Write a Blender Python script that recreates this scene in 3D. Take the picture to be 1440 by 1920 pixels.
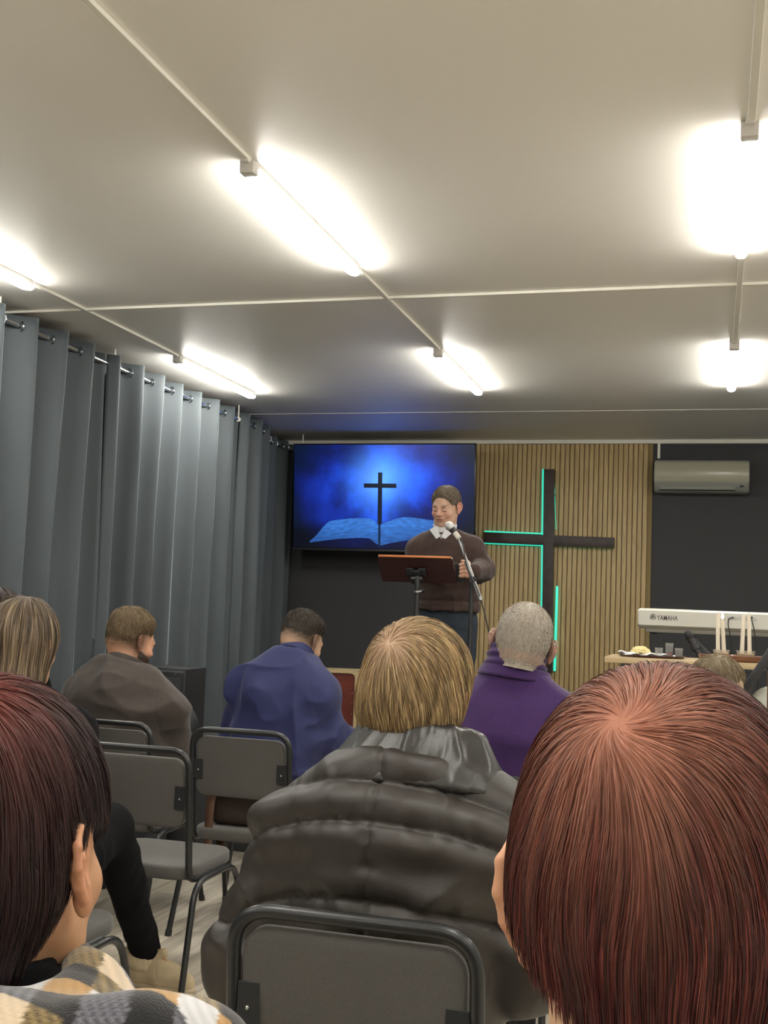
import bpy, bmesh, math, random
import numpy as np
from mathutils import Vector, Matrix, Quaternion

random.seed(7)
rng = np.random.default_rng(7)
for o in list(bpy.data.objects):
    bpy.data.objects.remove(o, do_unlink=True)
scene = bpy.context.scene
COL = scene.collection

# ------------------------------------------------------------ camera, world, exposure
EYE = 1.35                      # the phone is held by someone seated
YAW, PITCH, ROLL, FPX = 0.28149, 0.08463, 0.03913, 2161.7
def _axes():
    f = np.array([-math.sin(YAW) * math.cos(PITCH), math.cos(YAW) * math.cos(PITCH), math.sin(PITCH)])
    r = np.cross(f, [0, 0, 1.0]); r /= np.linalg.norm(r)
    u = np.cross(r, f)
    c, s = math.cos(ROLL), math.sin(ROLL)
    return c * r + s * u, -s * r + c * u, f
AX_R, AX_U, AX_F = _axes()
cam_data = bpy.data.cameras.new('camera')
cam = bpy.data.objects.new('camera', cam_data)
COL.objects.link(cam)
m = Matrix.Identity(4)
for i in range(3):
    m[i][0] = AX_R[i]; m[i][1] = AX_U[i]; m[i][2] = -AX_F[i]
m[2][3] = EYE
cam.matrix_world = m
cam_data.sensor_fit = 'VERTICAL'
cam_data.sensor_height = 36.0
cam_data.lens = 36.0 * FPX / 1920.0
cam_data.clip_start = 0.05
scene.camera = cam

world = bpy.data.worlds.new('world')
scene.world = world
world.use_nodes = True
world.node_tree.nodes['Background'].inputs[0].default_value = (0.5, 0.52, 0.55, 1)
world.node_tree.nodes['Background'].inputs[1].default_value = 0.05
scene.view_settings.view_transform = 'Standard'
scene.view_settings.look = 'None'
scene.view_settings.gamma = 1.0
scene.view_settings.use_curve_mapping = False
scene.view_settings.exposure = 0.0
LAMP_STRENGTH = 97.0
LAMP_COLOR = (1.0, 0.97, 0.895)

# where a line of sight of the photograph meets a real plane of the room (survey helpers)
def _ray(px, py):
    return AX_R * ((px - 720) / FPX) - AX_U * ((py - 960) / FPX) + AX_F
def at_z(px, py, z):
    d = _ray(px, py); t = (z - EYE) / d[2]
    return Vector((d[0] * t, d[1] * t, z))
def at_y(px, py, y):
    d = _ray(px, py); t = y / d[1]
    return Vector((d[0] * t, y, EYE + d[2] * t))

# ------------------------------------------------------------ helpers
def tag(o, label=None, cat=None, group=None, kind=None):
    if label: o['label'] = label
    if cat: o['category'] = cat
    if group: o['group'] = group
    if kind: o['kind'] = kind
    return o
def empty(name, loc=(0, 0, 0), rz=0.0, label=None, cat=None, group=None):
    o = bpy.data.objects.new(name, None)
    o.empty_display_size = 0.1
    COL.objects.link(o)
    o.location = loc; o.rotation_euler = (0, 0, rz)
    return tag(o, label, cat, group)
def mesh_obj(name, me, mats=None, parent=None, loc=(0, 0, 0), rot=(0, 0, 0)):
    o = bpy.data.objects.new(name, me)
    COL.objects.link(o)
    if mats is not None:
        for mm in (mats if isinstance(mats, (list, tuple)) else [mats]):
            me.materials.append(mm)
    o.location = loc; o.rotation_euler = rot
    if parent: o.parent = parent
    return o
def obj(name, bm, mat, parent=None, loc=(0, 0, 0), rot=(0, 0, 0), smooth=True, angle=35):
    me = bpy.data.meshes.new(name)
    bmesh.ops.recalc_face_normals(bm, faces=bm.faces)
    bm.to_mesh(me); bm.free()
    o = mesh_obj(name, me, mat, parent, loc, rot)
    if smooth:
        me.polygons.foreach_set('use_smooth', [True] * len(me.polygons))
        try:
            me.set_sharp_from_angle(angle=math.radians(angle))
        except Exception:
            pass
    return o
def copy_tree(o, parent=None):
    c = o.copy(); COL.objects.link(c); c.parent = parent
    for ch in list(o.children):
        copy_tree(ch, c)
    return c
def mesh_from_arrays(name, V, Fq=None, Ft=None, smooth=True, colors=None, mat_idx=None):
    """V (n,3); Fq (m,4) quads and/or Ft (k,3) triangles"""
    me = bpy.data.meshes.new(name)
    V = np.asarray(V, dtype=np.float32)
    loops = []; starts = []; n = 0
    if Fq is not None and len(Fq):
        Fq = np.asarray(Fq, dtype=np.int32); loops.append(Fq.ravel()); starts.append(np.arange(len(Fq)) * 4 + n); n += Fq.size
    if Ft is not None and len(Ft):
        Ft = np.asarray(Ft, dtype=np.int32); loops.append(Ft.ravel()); starts.append(np.arange(len(Ft)) * 3 + n); n += Ft.size
    loops = np.concatenate(loops).astype(np.int32); starts = np.concatenate(starts).astype(np.int32)
    me.vertices.add(len(V)); me.vertices.foreach_set('co', V.ravel())
    me.loops.add(len(loops)); me.loops.foreach_set('vertex_index', loops)
    me.polygons.add(len(starts)); me.polygons.foreach_set('loop_start', starts)
    if smooth:
        me.polygons.foreach_set('use_smooth', np.ones(len(starts), dtype=bool))
    if mat_idx is not None:
        me.polygons.foreach_set('material_index', np.asarray(mat_idx, dtype=np.int32))
    me.update(calc_edges=True)
    me.validate()
    if colors is not None:
        ca = me.color_attributes.new('Col', 'FLOAT_COLOR', 'POINT')
        c4 = np.ones((len(V), 4), dtype=np.float32); c4[:, :3] = colors
        ca.data.foreach_set('color', c4.ravel())
    return me

def box(bm, cx, cy, cz, sx, sy, sz, bev=0.0, seg=2, rot=None):
    r = bmesh.ops.create_cube(bm, size=1.0)
    vs = r['verts']
    bmesh.ops.scale(bm, vec=(sx, sy, sz), verts=vs)
    if bev > 0:
        es = list({e for v in vs for e in v.link_edges})
        rr = bmesh.ops.bevel(bm, geom=es, offset=bev, segments=seg, profile=0.5, affect='EDGES')
        vs = list({v for f in rr['faces'] for v in f.verts} | {v for v in vs if v.is_valid})
    if rot is not None:
        bmesh.ops.rotate(bm, cent=(0, 0, 0), matrix=rot, verts=vs)
    bmesh.ops.translate(bm, vec=(cx, cy, cz), verts=vs)
    return vs
def fillet(pts, rad, n=6):
    pts = [Vector(p) for p in pts]
    out = [pts[0]]
    for i in range(1, len(pts) - 1):
        a, b, c = pts[i - 1], pts[i], pts[i + 1]
        d1 = (a - b); d2 = (c - b)
        l = min(rad, d1.length * 0.49, d2.length * 0.49)
        p0 = b + d1.normalized() * l; p1 = b + d2.normalized() * l
        for k in range(n + 1):
            t = k / n
            out.append(p0 * (1 - t) ** 2 + b * 2 * t * (1 - t) + p1 * t * t)
    out.append(pts[-1])
    return out
def tube(bm, pts, r, res=12, cap=True, closed=False):
    pts = [Vector(p) for p in pts]
    n = len(pts)
    rr = r if isinstance(r, (list, tuple)) else [r] * n
    t0 = (pts[1] - pts[0]).normalized()
    up = Vector((0, 0, 1)) if abs(t0.z) < 0.9 else Vector((1, 0, 0))
    nrm = t0.cross(up).normalized()
    rings = []; prev = t0
    for i, p in enumerate(pts):
        if closed:
            t = (pts[(i + 1) % n] - pts[i - 1]).normalized()
        elif i == 0: t = t0
        elif i == n - 1: t = (pts[-1] - pts[-2]).normalized()
        else: t = ((pts[i + 1] - p).normalized() + (p - pts[i - 1]).normalized()).normalized()
        q = prev.rotation_difference(t); nrm = q @ nrm; nrm = (nrm - t * nrm.dot(t)).normalized(); prev = t
        b = t.cross(nrm)
        rings.append([bm.verts.new(p + (nrm * math.cos(2 * math.pi * k / res) + b * math.sin(2 * math.pi * k / res)) * rr[i]) for k in range(res)])
    m = n if closed else n - 1
    for i in range(m):
        a, b = rings[i], rings[(i + 1) % n]
        for k in range(res):
            bm.faces.new((a[k], a[(k + 1) % res], b[(k + 1) % res], b[k]))
    if cap and not closed:
        bm.faces.new(rings[0][::-1]); bm.faces.new(rings[-1])
def lathe(bm, prof, cx=0, cy=0, cz=0, res=24, sx=1, sy=1):
    rings = []
    for r, z in prof:
        if r < 1e-6: rings.append([bm.verts.new((cx, cy, cz + z))])
        else: rings.append([bm.verts.new((cx + sx * r * math.cos(2 * math.pi * k / res), cy + sy * r * math.sin(2 * math.pi * k / res), cz + z)) for k in range(res)])
    for a, b in zip(rings, rings[1:]):
        for k in range(res):
            k2 = (k + 1) % res
            if len(a) == 1 and len(b) == 1: continue
            if len(a) == 1: bm.faces.new((a[0], b[k2], b[k]))
            elif len(b) == 1: bm.faces.new((a[k], a[k2], b[0]))
            else: bm.faces.new((a[k], a[k2], b[k2], b[k]))
    return rings
def slab(bm, poly, n_off, both=True):
    """extrude polygon (list of Vector) by vector n_off"""
    a = [bm.verts.new(p) for p in poly]; b = [bm.verts.new(Vector(p) + n_off) for p in poly]
    bm.faces.new(a); bm.faces.new(b[::-1])
    for i in range(len(a)):
        j = (i + 1) % len(a)
        bm.faces.new((a[i], b[i], b[j], a[j]))
def rrect(w, h, r, n=6):
    """rounded rectangle outline in 2D, centred"""
    out = []
    for sx, sy, a0 in ((1, 1, 0), (-1, 1, 90), (-1, -1, 180), (1, -1, 270)):
        for k in range(n + 1):
            a = math.radians(a0 + 90 * k / n)
            out.append((sx * (w / 2 - r) + r * math.cos(a), sy * (h / 2 - r) + r * math.sin(a)))
    return out

# ------------------------------------------------------------ materials
MATS = {}
def mat(name, color=(0.5, 0.5, 0.5), rough=0.5, metal=0.0, var=0.0, vscale=8.0, bump=0.0, bscale=60.0, spec=0.5,
        sheen=0.0, sheen_rough=0.4, coat=0.0, emit=None, estr=0.0, trans=0.0, attr=False, stretch=(1, 1, 1), sss=0.0, ior=1.45, aniso=0.0, alpha=1.0):
    if name in MATS: return MATS[name]
    mt = bpy.data.materials.new(name); mt.use_nodes = True
    nt = mt.node_tree; N = nt.nodes; L = nt.links
    b = N['Principled BSDF']
    b.inputs['Base Color'].default_value = (*color, 1)
    b.inputs['Roughness'].default_value = rough
    b.inputs['Metallic'].default_value = metal
    b.inputs['Specular IOR Level'].default_value = spec
    b.inputs['IOR'].default_value = ior
    b.inputs['Alpha'].default_value = alpha
    if sheen:
        b.inputs['Sheen Weight'].default_value = sheen; b.inputs['Sheen Roughness'].default_value = sheen_rough
    if coat:
        b.inputs['Coat Weight'].default_value = coat; b.inputs['Coat Roughness'].default_value = 0.15
    if trans: b.inputs['Transmission Weight'].default_value = trans
    if sss:
        b.inputs['Subsurface Weight'].default_value = sss
        b.inputs['Subsurface Radius'].default_value = (0.012, 0.004, 0.002); b.inputs['Subsurface Scale'].default_value = 1.0
    if emit is not None:
        b.inputs['Emission Color'].default_value = (*emit, 1); b.inputs['Emission Strength'].default_value = estr
    tc = N.new('ShaderNodeTexCoord'); mp = N.new('ShaderNodeMapping'); mp.inputs['Scale'].default_value = stretch
    L.new(tc.outputs['Object'], mp.inputs['Vector'])
    src = None
    if attr:
        a = N.new('ShaderNodeVertexColor'); a.layer_name = 'Col'; src = a.outputs['Color']
        L.new(src, b.inputs['Base Color'])
    if var > 0:
        nz = N.new('ShaderNodeTexNoise'); nz.inputs['Scale'].default_value = vscale; nz.inputs['Detail'].default_value = 4
        L.new(mp.outputs[0], nz.inputs['Vector'])
        mr = N.new('ShaderNodeMapRange'); mr.inputs['From Min'].default_value = 0.25; mr.inputs['From Max'].default_value = 0.75
        mr.inputs['To Min'].default_value = 1 - var; mr.inputs['To Max'].default_value = 1 + var
        L.new(nz.outputs['Fac'], mr.inputs['Value'])
        mx = N.new('ShaderNodeMix'); mx.data_type = 'RGBA'; mx.blend_type = 'MULTIPLY'; mx.inputs['Factor'].default_value = 1
        if src is not None: L.new(src, mx.inputs['A'])
        else: mx.inputs['A'].default_value = (*color, 1)
        L.new(mr.outputs['Result'], mx.inputs['B'])
        L.new(mx.outputs['Result'], b.inputs['Base Color'])
    if bump > 0:
        nz = N.new('ShaderNodeTexNoise'); nz.inputs['Scale'].default_value = bscale; nz.inputs['Detail'].default_value = 3
        L.new(mp.outputs[0], nz.inputs['Vector'])
        bp = N.new('ShaderNodeBump'); bp.inputs['Strength'].default_value = bump; bp.inputs['Distance'].default_value = 0.002
        L.new(nz.outputs['Fac'], bp.inputs['Height']); L.new(bp.outputs['Normal'], b.inputs['Normal'])
    MATS[name] = mt
    return mt

M_ceil = mat('ceiling_paint', (0.86, 0.835, 0.775), 0.45, var=0.02, vscale=1.5, bump=0.06, bscale=3, spec=0.4)
M_trim = mat('white_trim', (0.78, 0.76, 0.68), 0.5)
M_wall = mat('charcoal_wall_paint', (0.040, 0.041, 0.043), 0.7, var=0.04, vscale=2)
M_wall2 = mat('grey_wall_paint', (0.72, 0.70, 0.66), 0.7)
M_carpet = mat('stage_carpet', (0.045, 0.047, 0.05), 0.95, var=0.4, vscale=120, bump=0.5, bscale=300)
M_black = mat('black_metal', (0.018, 0.019, 0.021), 0.38, metal=0.0, spec=0.5, coat=0.15)
M_tube = mat('powder_coated_tube', (0.014, 0.015, 0.016), 0.33, spec=0.55)
M_plate = mat('black_plate', (0.012, 0.013, 0.015), 0.55)
M_screw = mat('steel_screw', (0.5, 0.5, 0.48), 0.3, metal=1.0)
M_chrome = mat('chrome', (0.75, 0.76, 0.78), 0.12, metal=1.0)
M_grom = mat('dark_nickel', (0.30, 0.32, 0.35), 0.22, metal=1.0)
M_fab = mat('grey_chair_fabric', (0.084, 0.080, 0.074), 0.92, var=0.16, vscale=420, bump=0.4, bscale=500, sheen=0.25)
M_plastic = mat('dark_plastic', (0.02, 0.02, 0.022), 0.5)

def floor_material():
    mt = bpy.data.materials.new('laminate_planks'); mt.use_nodes = True
    nt = mt.node_tree; N = nt.nodes; L = nt.links; b = N['Principled BSDF']
    tc = N.new('ShaderNodeTexCoord')
    mp = N.new('ShaderNodeMapping'); mp.inputs['Rotation'].default_value = (0, 0, math.radians(90))
    L.new(tc.outputs['Object'], mp.inputs['Vector'])
    br = N.new('ShaderNodeTexBrick'); br.inputs['Scale'].default_value = 1.0
    br.inputs['Brick Width'].default_value = 1.25; br.inputs['Row Height'].default_value = 0.19
    br.inputs['Mortar Size'].default_value = 0.0018; br.inputs['Mortar Smooth'].default_value = 0.1
    br.inputs['Color1'].default_value = (0.66, 0.59, 0.47, 1); br.inputs['Color2'].default_value = (0.52, 0.465, 0.38, 1)
    br.inputs['Mortar'].default_value = (0.16, 0.14, 0.12, 1); br.offset = 0.37
    L.new(mp.outputs[0], br.inputs['Vector'])
    m2 = N.new('ShaderNodeMapping'); m2.inputs['Scale'].default_value = (14, 1.6, 1)
    L.new(tc.outputs['Object'], m2.inputs['Vector'])
    nz = N.new('ShaderNodeTexNoise'); nz.inputs['Scale'].default_value = 1.6; nz.inputs['Detail'].default_value = 7; nz.inputs['Distortion'].default_value = 0.6
    L.new(m2.outputs[0], nz.inputs['Vector'])
    mr = N.new('ShaderNodeMapRange'); mr.inputs['From Min'].default_value = 0.3; mr.inputs['From Max'].default_value = 0.7
    mr.inputs['To Min'].default_value = 0.62; mr.inputs['To Max'].default_value = 1.22
    L.new(nz.outputs['Fac'], mr.inputs['Value'])
    mx = N.new('ShaderNodeMix'); mx.data_type = 'RGBA'; mx.blend_type = 'MULTIPLY'; mx.inputs['Factor'].default_value = 1
    L.new(br.outputs['Color'], mx.inputs['A']); L.new(mr.outputs['Result'], mx.inputs['B'])
    L.new(mx.outputs['Result'], b.inputs['Base Color'])
    b.inputs['Roughness'].default_value = 0.42
    return mt
def wood_material(name, c1, c2, rough=0.5, scale=(30, 30, 1.2), detail=6, coat=0.0):
    mt = bpy.data.materials.new(name); mt.use_nodes = True
    nt = mt.node_tree; N = nt.nodes; L = nt.links; b = N['Principled BSDF']
    tc = N.new('ShaderNodeTexCoord'); mp = N.new('ShaderNodeMapping'); mp.inputs['Scale'].default_value = scale
    L.new(tc.outputs['Object'], mp.inputs['Vector'])
    nz = N.new('ShaderNodeTexNoise'); nz.inputs['Scale'].default_value = 1.0; nz.inputs['Detail'].default_value = detail; nz.inputs['Distortion'].default_value = 1.2
    L.new(mp.outputs[0], nz.inputs['Vector'])
    cr = N.new('ShaderNodeValToRGB'); cr.color_ramp.elements[0].position = 0.33; cr.color_ramp.elements[1].position = 0.62
    cr.color_ramp.elements[0].color = (*c1, 1); cr.color_ramp.elements[1].color = (*c2, 1)
    L.new(nz.outputs['Fac'], cr.inputs['Fac']); L.new(cr.outputs['Color'], b.inputs['Base Color'])
    b.inputs['Roughness'].default_value = rough
    if coat: b.inputs['Coat Weight'].default_value = coat
    return mt
M_floor = floor_material()
M_slat = wood_material('oak_slat_veneer', (0.40, 0.285, 0.130), (0.52, 0.385, 0.19), 0.5, (26, 26, 2.6))
M_slatdark = mat('slat_gap_felt', (0.24, 0.175, 0.08), 0.9)
M_crosswood = wood_material('dark_stained_timber', (0.022, 0.014, 0.012), (0.045, 0.028, 0.024), 0.5, (9, 9, 9))
M_birch = wood_material('birch_table_top', (0.46, 0.34, 0.19), (0.52, 0.40, 0.24), 0.4, (2, 30, 30))
M_mahog = wood_material('mahogany_board', (0.022, 0.006, 0.006), (0.034, 0.009, 0.008), 0.35, (3, 30, 30), coat=0.3)
M_orange = mat('orange_wood_edge', (0.50, 0.17, 0.05), 0.4)

# ------------------------------------------------------------ the room
CEIL = 2.96; YW = 10.49; XL = -4.05; XR = 3.3; YB = -4.2; STAGE = 0.40; STAGE_Y = 6.0
def struct(name, bm, m, label=None):
    o = obj(name, bm, m, smooth=False); o['kind'] = 'structure'
    if label: o['label'] = label
    return o
bm = bmesh.new(); box(bm, (XL + XR) / 2, (YB + YW) / 2, -0.05, XR - XL + 0.4, YW - YB + 0.4, 0.1); struct('floor', bm, M_floor, 'light greige wood laminate plank floor')
bm = bmesh.new(); box(bm, (XL + XR) / 2, (YB + YW) / 2, CEIL + 0.05, XR - XL + 0.4, YW - YB + 0.4, 0.1); struct('ceiling', bm, M_ceil, 'off-white painted flat ceiling')
bm = bmesh.new(); box(bm, (XL + XR) / 2, YW + 0.06, CEIL / 2, XR - XL + 0.4, 0.12, CEIL); struct('wall_back', bm, M_wall, 'charcoal painted wall behind the stage')
bm = bmesh.new(); box(bm, XL - 0.06, (YB + YW) / 2, CEIL / 2, 0.12, YW - YB, CEIL); struct('wall_left', bm, M_wall, 'grey wall behind the curtains')
bm = bmesh.new(); box(bm, XR + 0.06, (YB + YW) / 2, CEIL / 2, 0.12, YW - YB, CEIL); struct('wall_right', bm, M_wall2, 'grey side wall')
bm = bmesh.new(); box(bm, (XL + XR) / 2, YB - 0.06, CEIL / 2, XR - XL + 0.4, 0.12, CEIL); struct('wall_front', bm, M_wall2, 'grey wall at the entrance end')
bm = bmesh.new(); box(bm, (XL + XR) / 2, (STAGE_Y + YW) / 2, STAGE / 2, XR - XL - 0.02, YW - STAGE_Y, STAGE, 0.008)
struct('floor_stage', bm, M_carpet, 'low stage platform covered in dark grey carpet')
bm = bmesh.new(); box(bm, (XL + XR) / 2, YW - 0.012, CEIL - 0.018, XR - XL, 0.024, 0.036, 0.004); struct('trim_1', bm, M_trim, 'white moulding along top of the back wall')
bm = bmesh.new(); box(bm, (XL + XR) / 2, YW - 0.007, STAGE + 0.035, XR - XL, 0.014, 0.05, 0.003); struct('baseboard_back', bm, M_wall, 'dark skirting at the foot of the back wall')

# ceiling lamps and cable trunking
LX = [-3.40, -1.65, 0.087, 1.82]
LROW = [(3.76, 5.06), (6.76, 8.04), (0.72, 2.00), (-2.3, -1.02)]
bmt = None
k = 2
for i, x in enumerate(LX):
    bm = bmesh.new(); box(bm, x + 0.004, (YB + 6.8) / 2, CEIL - 0.008, 0.026, 6.8 - YB, 0.016, 0.002)
    struct('trim_%d' % k, bm, M_trim, 'white cable trunking strip running along the ceiling between lamps'); k += 1
bm = bmesh.new(); box(bm, (XL + XR) / 2, 5.60, CEIL - 0.007, XR - XL, 0.026, 0.014, 0.002)
struct('trim_%d' % k, bm, M_trim, 'white cable trunking strip crossing the ceiling from side to side'); k += 1
bm = bmesh.new(); box(bm, (XL + XR) / 2, 9.0, CEIL - 0.001, XR - XL, 0.05, 0.003, 0.001)
struct('trim_%d' % k, bm, M_ceil, 'faint taped joint across the ceiling near the stage'); k += 1
p = at_y(1233, 846, YW)
bm = bmesh.new(); box(bm, p.x + 0.012, YW - 0.01, (2.79 + CEIL) / 2 - 0.01, 0.025, 0.02, CEIL - 2.79 - 0.02, 0.003)
struct('trim_%d' % k, bm, M_trim, 'short white vertical cable trunking above the air conditioner')

M_diff = mat('lamp_diffuser', (0.9, 0.9, 0.9), 0.4, emit=LAMP_COLOR, estr=LAMP_STRENGTH)
M_house = mat('lamp_housing', (0.60, 0.58, 0.54), 0.5)
LAMP_LABEL = {
 (0, 0): 'lit tube ceiling lamp at left edge of photo, cut off, nearest the curtain',
 (1, 0): 'lit tube ceiling lamp, long diagonal one in the upper middle',
 (2, 0): 'biggest lit tube ceiling lamp, at the upper right edge',
 (3, 0): 'lit tube ceiling lamp in the right-hand row, nearer half of the hall',
 (0, 1): 'lit tube ceiling lamp above the curtain, towards the stage',
 (1, 1): 'small lit tube ceiling lamp above the preacher and the wooden slat wall',
 (2, 1): 'small lit tube ceiling lamp above the air conditioner',
 (3, 1): 'lit tube ceiling lamp in the right-hand row, above the stage side'}
def make_lamp(x, y0, y1, lab, grp='tube lamps on the ceiling'):
    L = y1 - y0
    t = empty('ceiling_lamp', (x, (y0 + y1) / 2, CEIL), 0, lab, 'lamp', grp)
    bm = bmesh.new(); box(bm, 0, 0, -0.014, 0.052, L - 0.02, 0.028, 0.003); obj('housing', bm, M_house, t)
    bm = bmesh.new()
    prof = [(-0.027, -0.027), (-0.0275, -0.036), (-0.024, -0.047), (-0.014, -0.054), (0, -0.056), (0.014, -0.054), (0.024, -0.047), (0.0275, -0.036), (0.027, -0.027)]
    ra = [bm.verts.new((a, -L / 2 + 0.03, b)) for a, b in prof]; rb = [bm.verts.new((a, L / 2 - 0.045, b)) for a, b in prof]
    rc = [bm.verts.new((a * 0.85, L / 2, -0.027 + (b + 0.027) * 0.75)) for a, b in prof]
    for u, v in ((ra, rb), (rb, rc)):
        for q in range(len(prof) - 1): bm.faces.new((u[q], u[q + 1], v[q + 1], v[q]))
        bm.faces.new((u[0], v[0], v[-1], u[-1]))
    bm.faces.new(ra[::-1]); bm.faces.new(rc)
    obj('diffuser', bm, M_diff, t)
    bm = bmesh.new(); box(bm, 0, -L / 2 + 0.004, -0.030, 0.056, 0.052, 0.05, 0.006)
    box(bm, 0, -L / 2 - 0.03, -0.012, 0.03, 0.03, 0.022, 0.004)
    obj('end_cap', bm, M_house, t)
    return t
for (i, x) in enumerate(LX):
    for r, (y0, y1) in enumerate(LROW):
        if r < 2:
            make_lamp(x, y0, y1, LAMP_LABEL[(i, r)])
        else:
            make_lamp(x, y0, y1, 'lit tube ceiling lamp out of frame, %s, %s' % (('overhead' if r == 2 else 'at the entrance end'), ('by the curtain wall', 'in the left middle row', 'in the right middle row', 'by the right wall')[i]), 'tube lamps behind the photographer')

# ------------------------------------------------------------ curtains on the left
def curtain_material():
    mt = mat('slate_velvet', (0.066, 0.078, 0.086), 0.62, var=0.10, vscale=5, bump=0.25, bscale=160, sheen=0.75, sheen_rough=0.35, spec=0.3, stretch=(1, 1, 0.35))
    mt.node_tree.nodes['Principled BSDF'].inputs['Sheen Tint'].default_value = (0.62, 0.72, 0.76, 1)
    return mt
M_velvet = curtain_material()
XC = -3.74; CT = 2.905
def curtain(y0, y1, nfold, seed, label):
    r = random.Random(seed)
    t = empty('curtain', (XC, (y0 + y1) / 2, 0.02), 0, label, 'curtain', 'grey velvet curtains along the left wall')
    nu = nfold * 22 + 1; nv = 42
    ph = [r.uniform(-0.35, 0.35) for _ in range(nfold + 2)]; am = [r.uniform(0.75, 1.2) for _ in range(nfold + 2)]
    dr = [r.uniform(-0.05, 0.05) for _ in range(nfold + 2)]; mn = [r.uniform(-1, 1) for _ in range(nfold + 2)]
    V = np.zeros((nv, nu, 3))
    for j in range(nv):
        f = j / (nv - 1); z = CT - f * (CT - 0.02)
        for i in range(nu):
            s = i / (nu - 1) * nfold; kf = int(s); w = s - kf; w = w * w * (3 - 2 * w)
            g = lambda a: a[kf] * (1 - w) + a[min(kf + 1, nfold)] * w
            th = 2 * math.pi * s + g(ph) * min(1, f * 3)
            amp = 0.062 * (1 + (g(am) - 1) * min(1, f * 2.5))
            sn = math.sin(th)
            x = amp * (sn + 0.14 * math.sin(2 * th + g(mn)) * min(1, 2 * f)) * (1.0 + 0.15 * f)
            x += 0.012 * f * math.sin(3.1 * th + g(mn) * 3 + 2.5 * f) + 0.006 * math.sin(s * 1.7 + f * 5 + seed)
            y = y0 + s / nfold * (y1 - y0) + g(dr) * f * f + 0.03 * math.cos(th) * (0.6 + 0.6 * f)
            e = min(1, max(0, (y - 9.0) / 0.75)); e = e * e * (3 - 2 * e)
            x = x * (1 - 0.35 * e) - 0.20 * e
            V[j, i] = (x, y - (y0 + y1) / 2, z - 0.02)
    idx = np.arange(nv * nu).reshape(nv, nu)
    Fq = np.stack([idx[:-1, :-1], idx[:-1, 1:], idx[1:, 1:], idx[1:, :-1]], -1).reshape(-1, 4)
    me = mesh_from_arrays('cloth', V.reshape(-1, 3), Fq)
    o = mesh_obj('cloth', me, M_velvet, t)
    so = o.modifiers.new('s', 'SOLIDIFY'); so.thickness = 0.004
    # grommets sit where the cloth crosses the rod
    for q in range(nfold * 2):
        s = q / 2.0
        if s <= 0 or s >= nfold: continue
        y = y0 + s / nfold * (y1 - y0) + (0.018 if q % 2 == 0 else -0.018)
        bm = bmesh.new(); pts = [(0.0, 0.027 * math.cos(a), 0.027 * math.sin(a)) for a in [2 * math.pi * kk / 18 for kk in range(18)]]
        tube(bm, pts, 0.0055, 6, closed=True)
        slope = 1 if q % 2 == 0 else -1
        obj('grommet', bm, M_grom, t, (-0.20 * min(1, max(0, (y - 9.05) / 0.75)), y - (y0 + y1) / 2, CT - 0.06 - 0.02), (0, 0, slope * math.radians(60)))
    return t
curtain(2.7, 6.42, 12, 3, 'slate grey velvet curtain with grommets, nearest and leftmost stretch')
curtain(6.44, 8.57, 7, 5, 'slate grey velvet curtain with grommets, middle stretch under the second lamp')
curtain(8.58, 10.36, 6, 9, 'dark end of the velvet curtain in the corner beside the television')
bm = bmesh.new(); tube(bm, fillet([(0, -3.9, 0), (0, 2.6, 0), (-0.2, 3.25, 0), (-0.2, 3.9, 0)], 0.2), 0.0125, 14)
t = empty('curtain_rod', (XC, 6.5, CT - 0.06), 0, 'long shiny metal curtain rod under the ceiling', 'curtain rod')
obj('rod', bm, M_chrome, t)
for dy in (-3.0, -1.2, 0.05, 2.07, 3.6):
    bm = bmesh.new(); tube(bm, [(0, dy, 0.0), (0, dy, CEIL - CT + 0.06)], 0.006, 8); tube(bm, [(0, dy - 0.008, 0), (0, dy + 0.008, 0)], 0.02, 12)
    obj('bracket', bm, M_trim, t)
# ------------------------------------------------------------ slatted wall, cross, screen, air conditioner
PX0, PX1, PZ0, PZ1 = -2.42, -0.549, STAGE + 0.002, 2.92
t = empty('slat_panel', ((PX0 + PX1) / 2, YW, PZ0), 0, 'light oak slatted wooden wall panel behind the big cross', 'wall panel')
bm = bmesh.new(); box(bm, 0, -0.007, (PZ1 - PZ0) / 2, PX1 - PX0, 0.012, PZ1 - PZ0); obj('backing', bm, M_slatdark, t, smooth=False)
bm = bmesh.new(); n = int((PX1 - PX0) / 0.0436)
for i in range(n):
    x = -(PX1 - PX0) / 2 + 0.0436 * (i + 0.5)
    box(bm, x, -0.022, (PZ1 - PZ0) / 2, 0.0375, 0.016, PZ1 - PZ0, 0.004, 2)
obj('slats', bm, M_slat, t)

M_led = mat('teal_led', (0.1, 0.6, 0.5), 0.5, emit=(0.03, 0.95, 0.66), estr=0.72)
c1 = at_y(1030, 880, YW - 0.08); c2 = at_y(1025.5, 1262, YW - 0.08); ca = at_y(907, 1008, YW - 0.08); cb = at_y(1152, 1018, YW - 0.08)
t = empty('wall_cross', (c2.x, YW - 0.031, c2.z), 0, 'large dark brown wooden cross with teal light strips on the slatted wall', 'cross')
tilt = Matrix.Rotation(math.atan2(c1.x - c2.x, c1.z - c2.z), 3, 'Y')
tiltb = Matrix.Rotation(-math.atan2(cb.z - ca.z, cb.x - ca.x), 3, 'Y')
Hc = (c1 - c2).length; zc = (ca.z + cb.z) / 2 - c2.z; xc = (ca.x + cb.x) / 2 - c2.x; Wc = (cb - ca).length
bm = bmesh.new(); box(bm, (c1.x - c2.x) / 2, -0.05, Hc / 2, 0.095, 0.035, Hc, 0.003, rot=tilt); obj('upright', bm, M_crosswood, t)
bm = bmesh.new(); box(bm, xc, -0.049, zc, Wc, 0.036, 0.092, 0.003, rot=tiltb); obj('crossbar', bm, M_crosswood, t)
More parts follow.
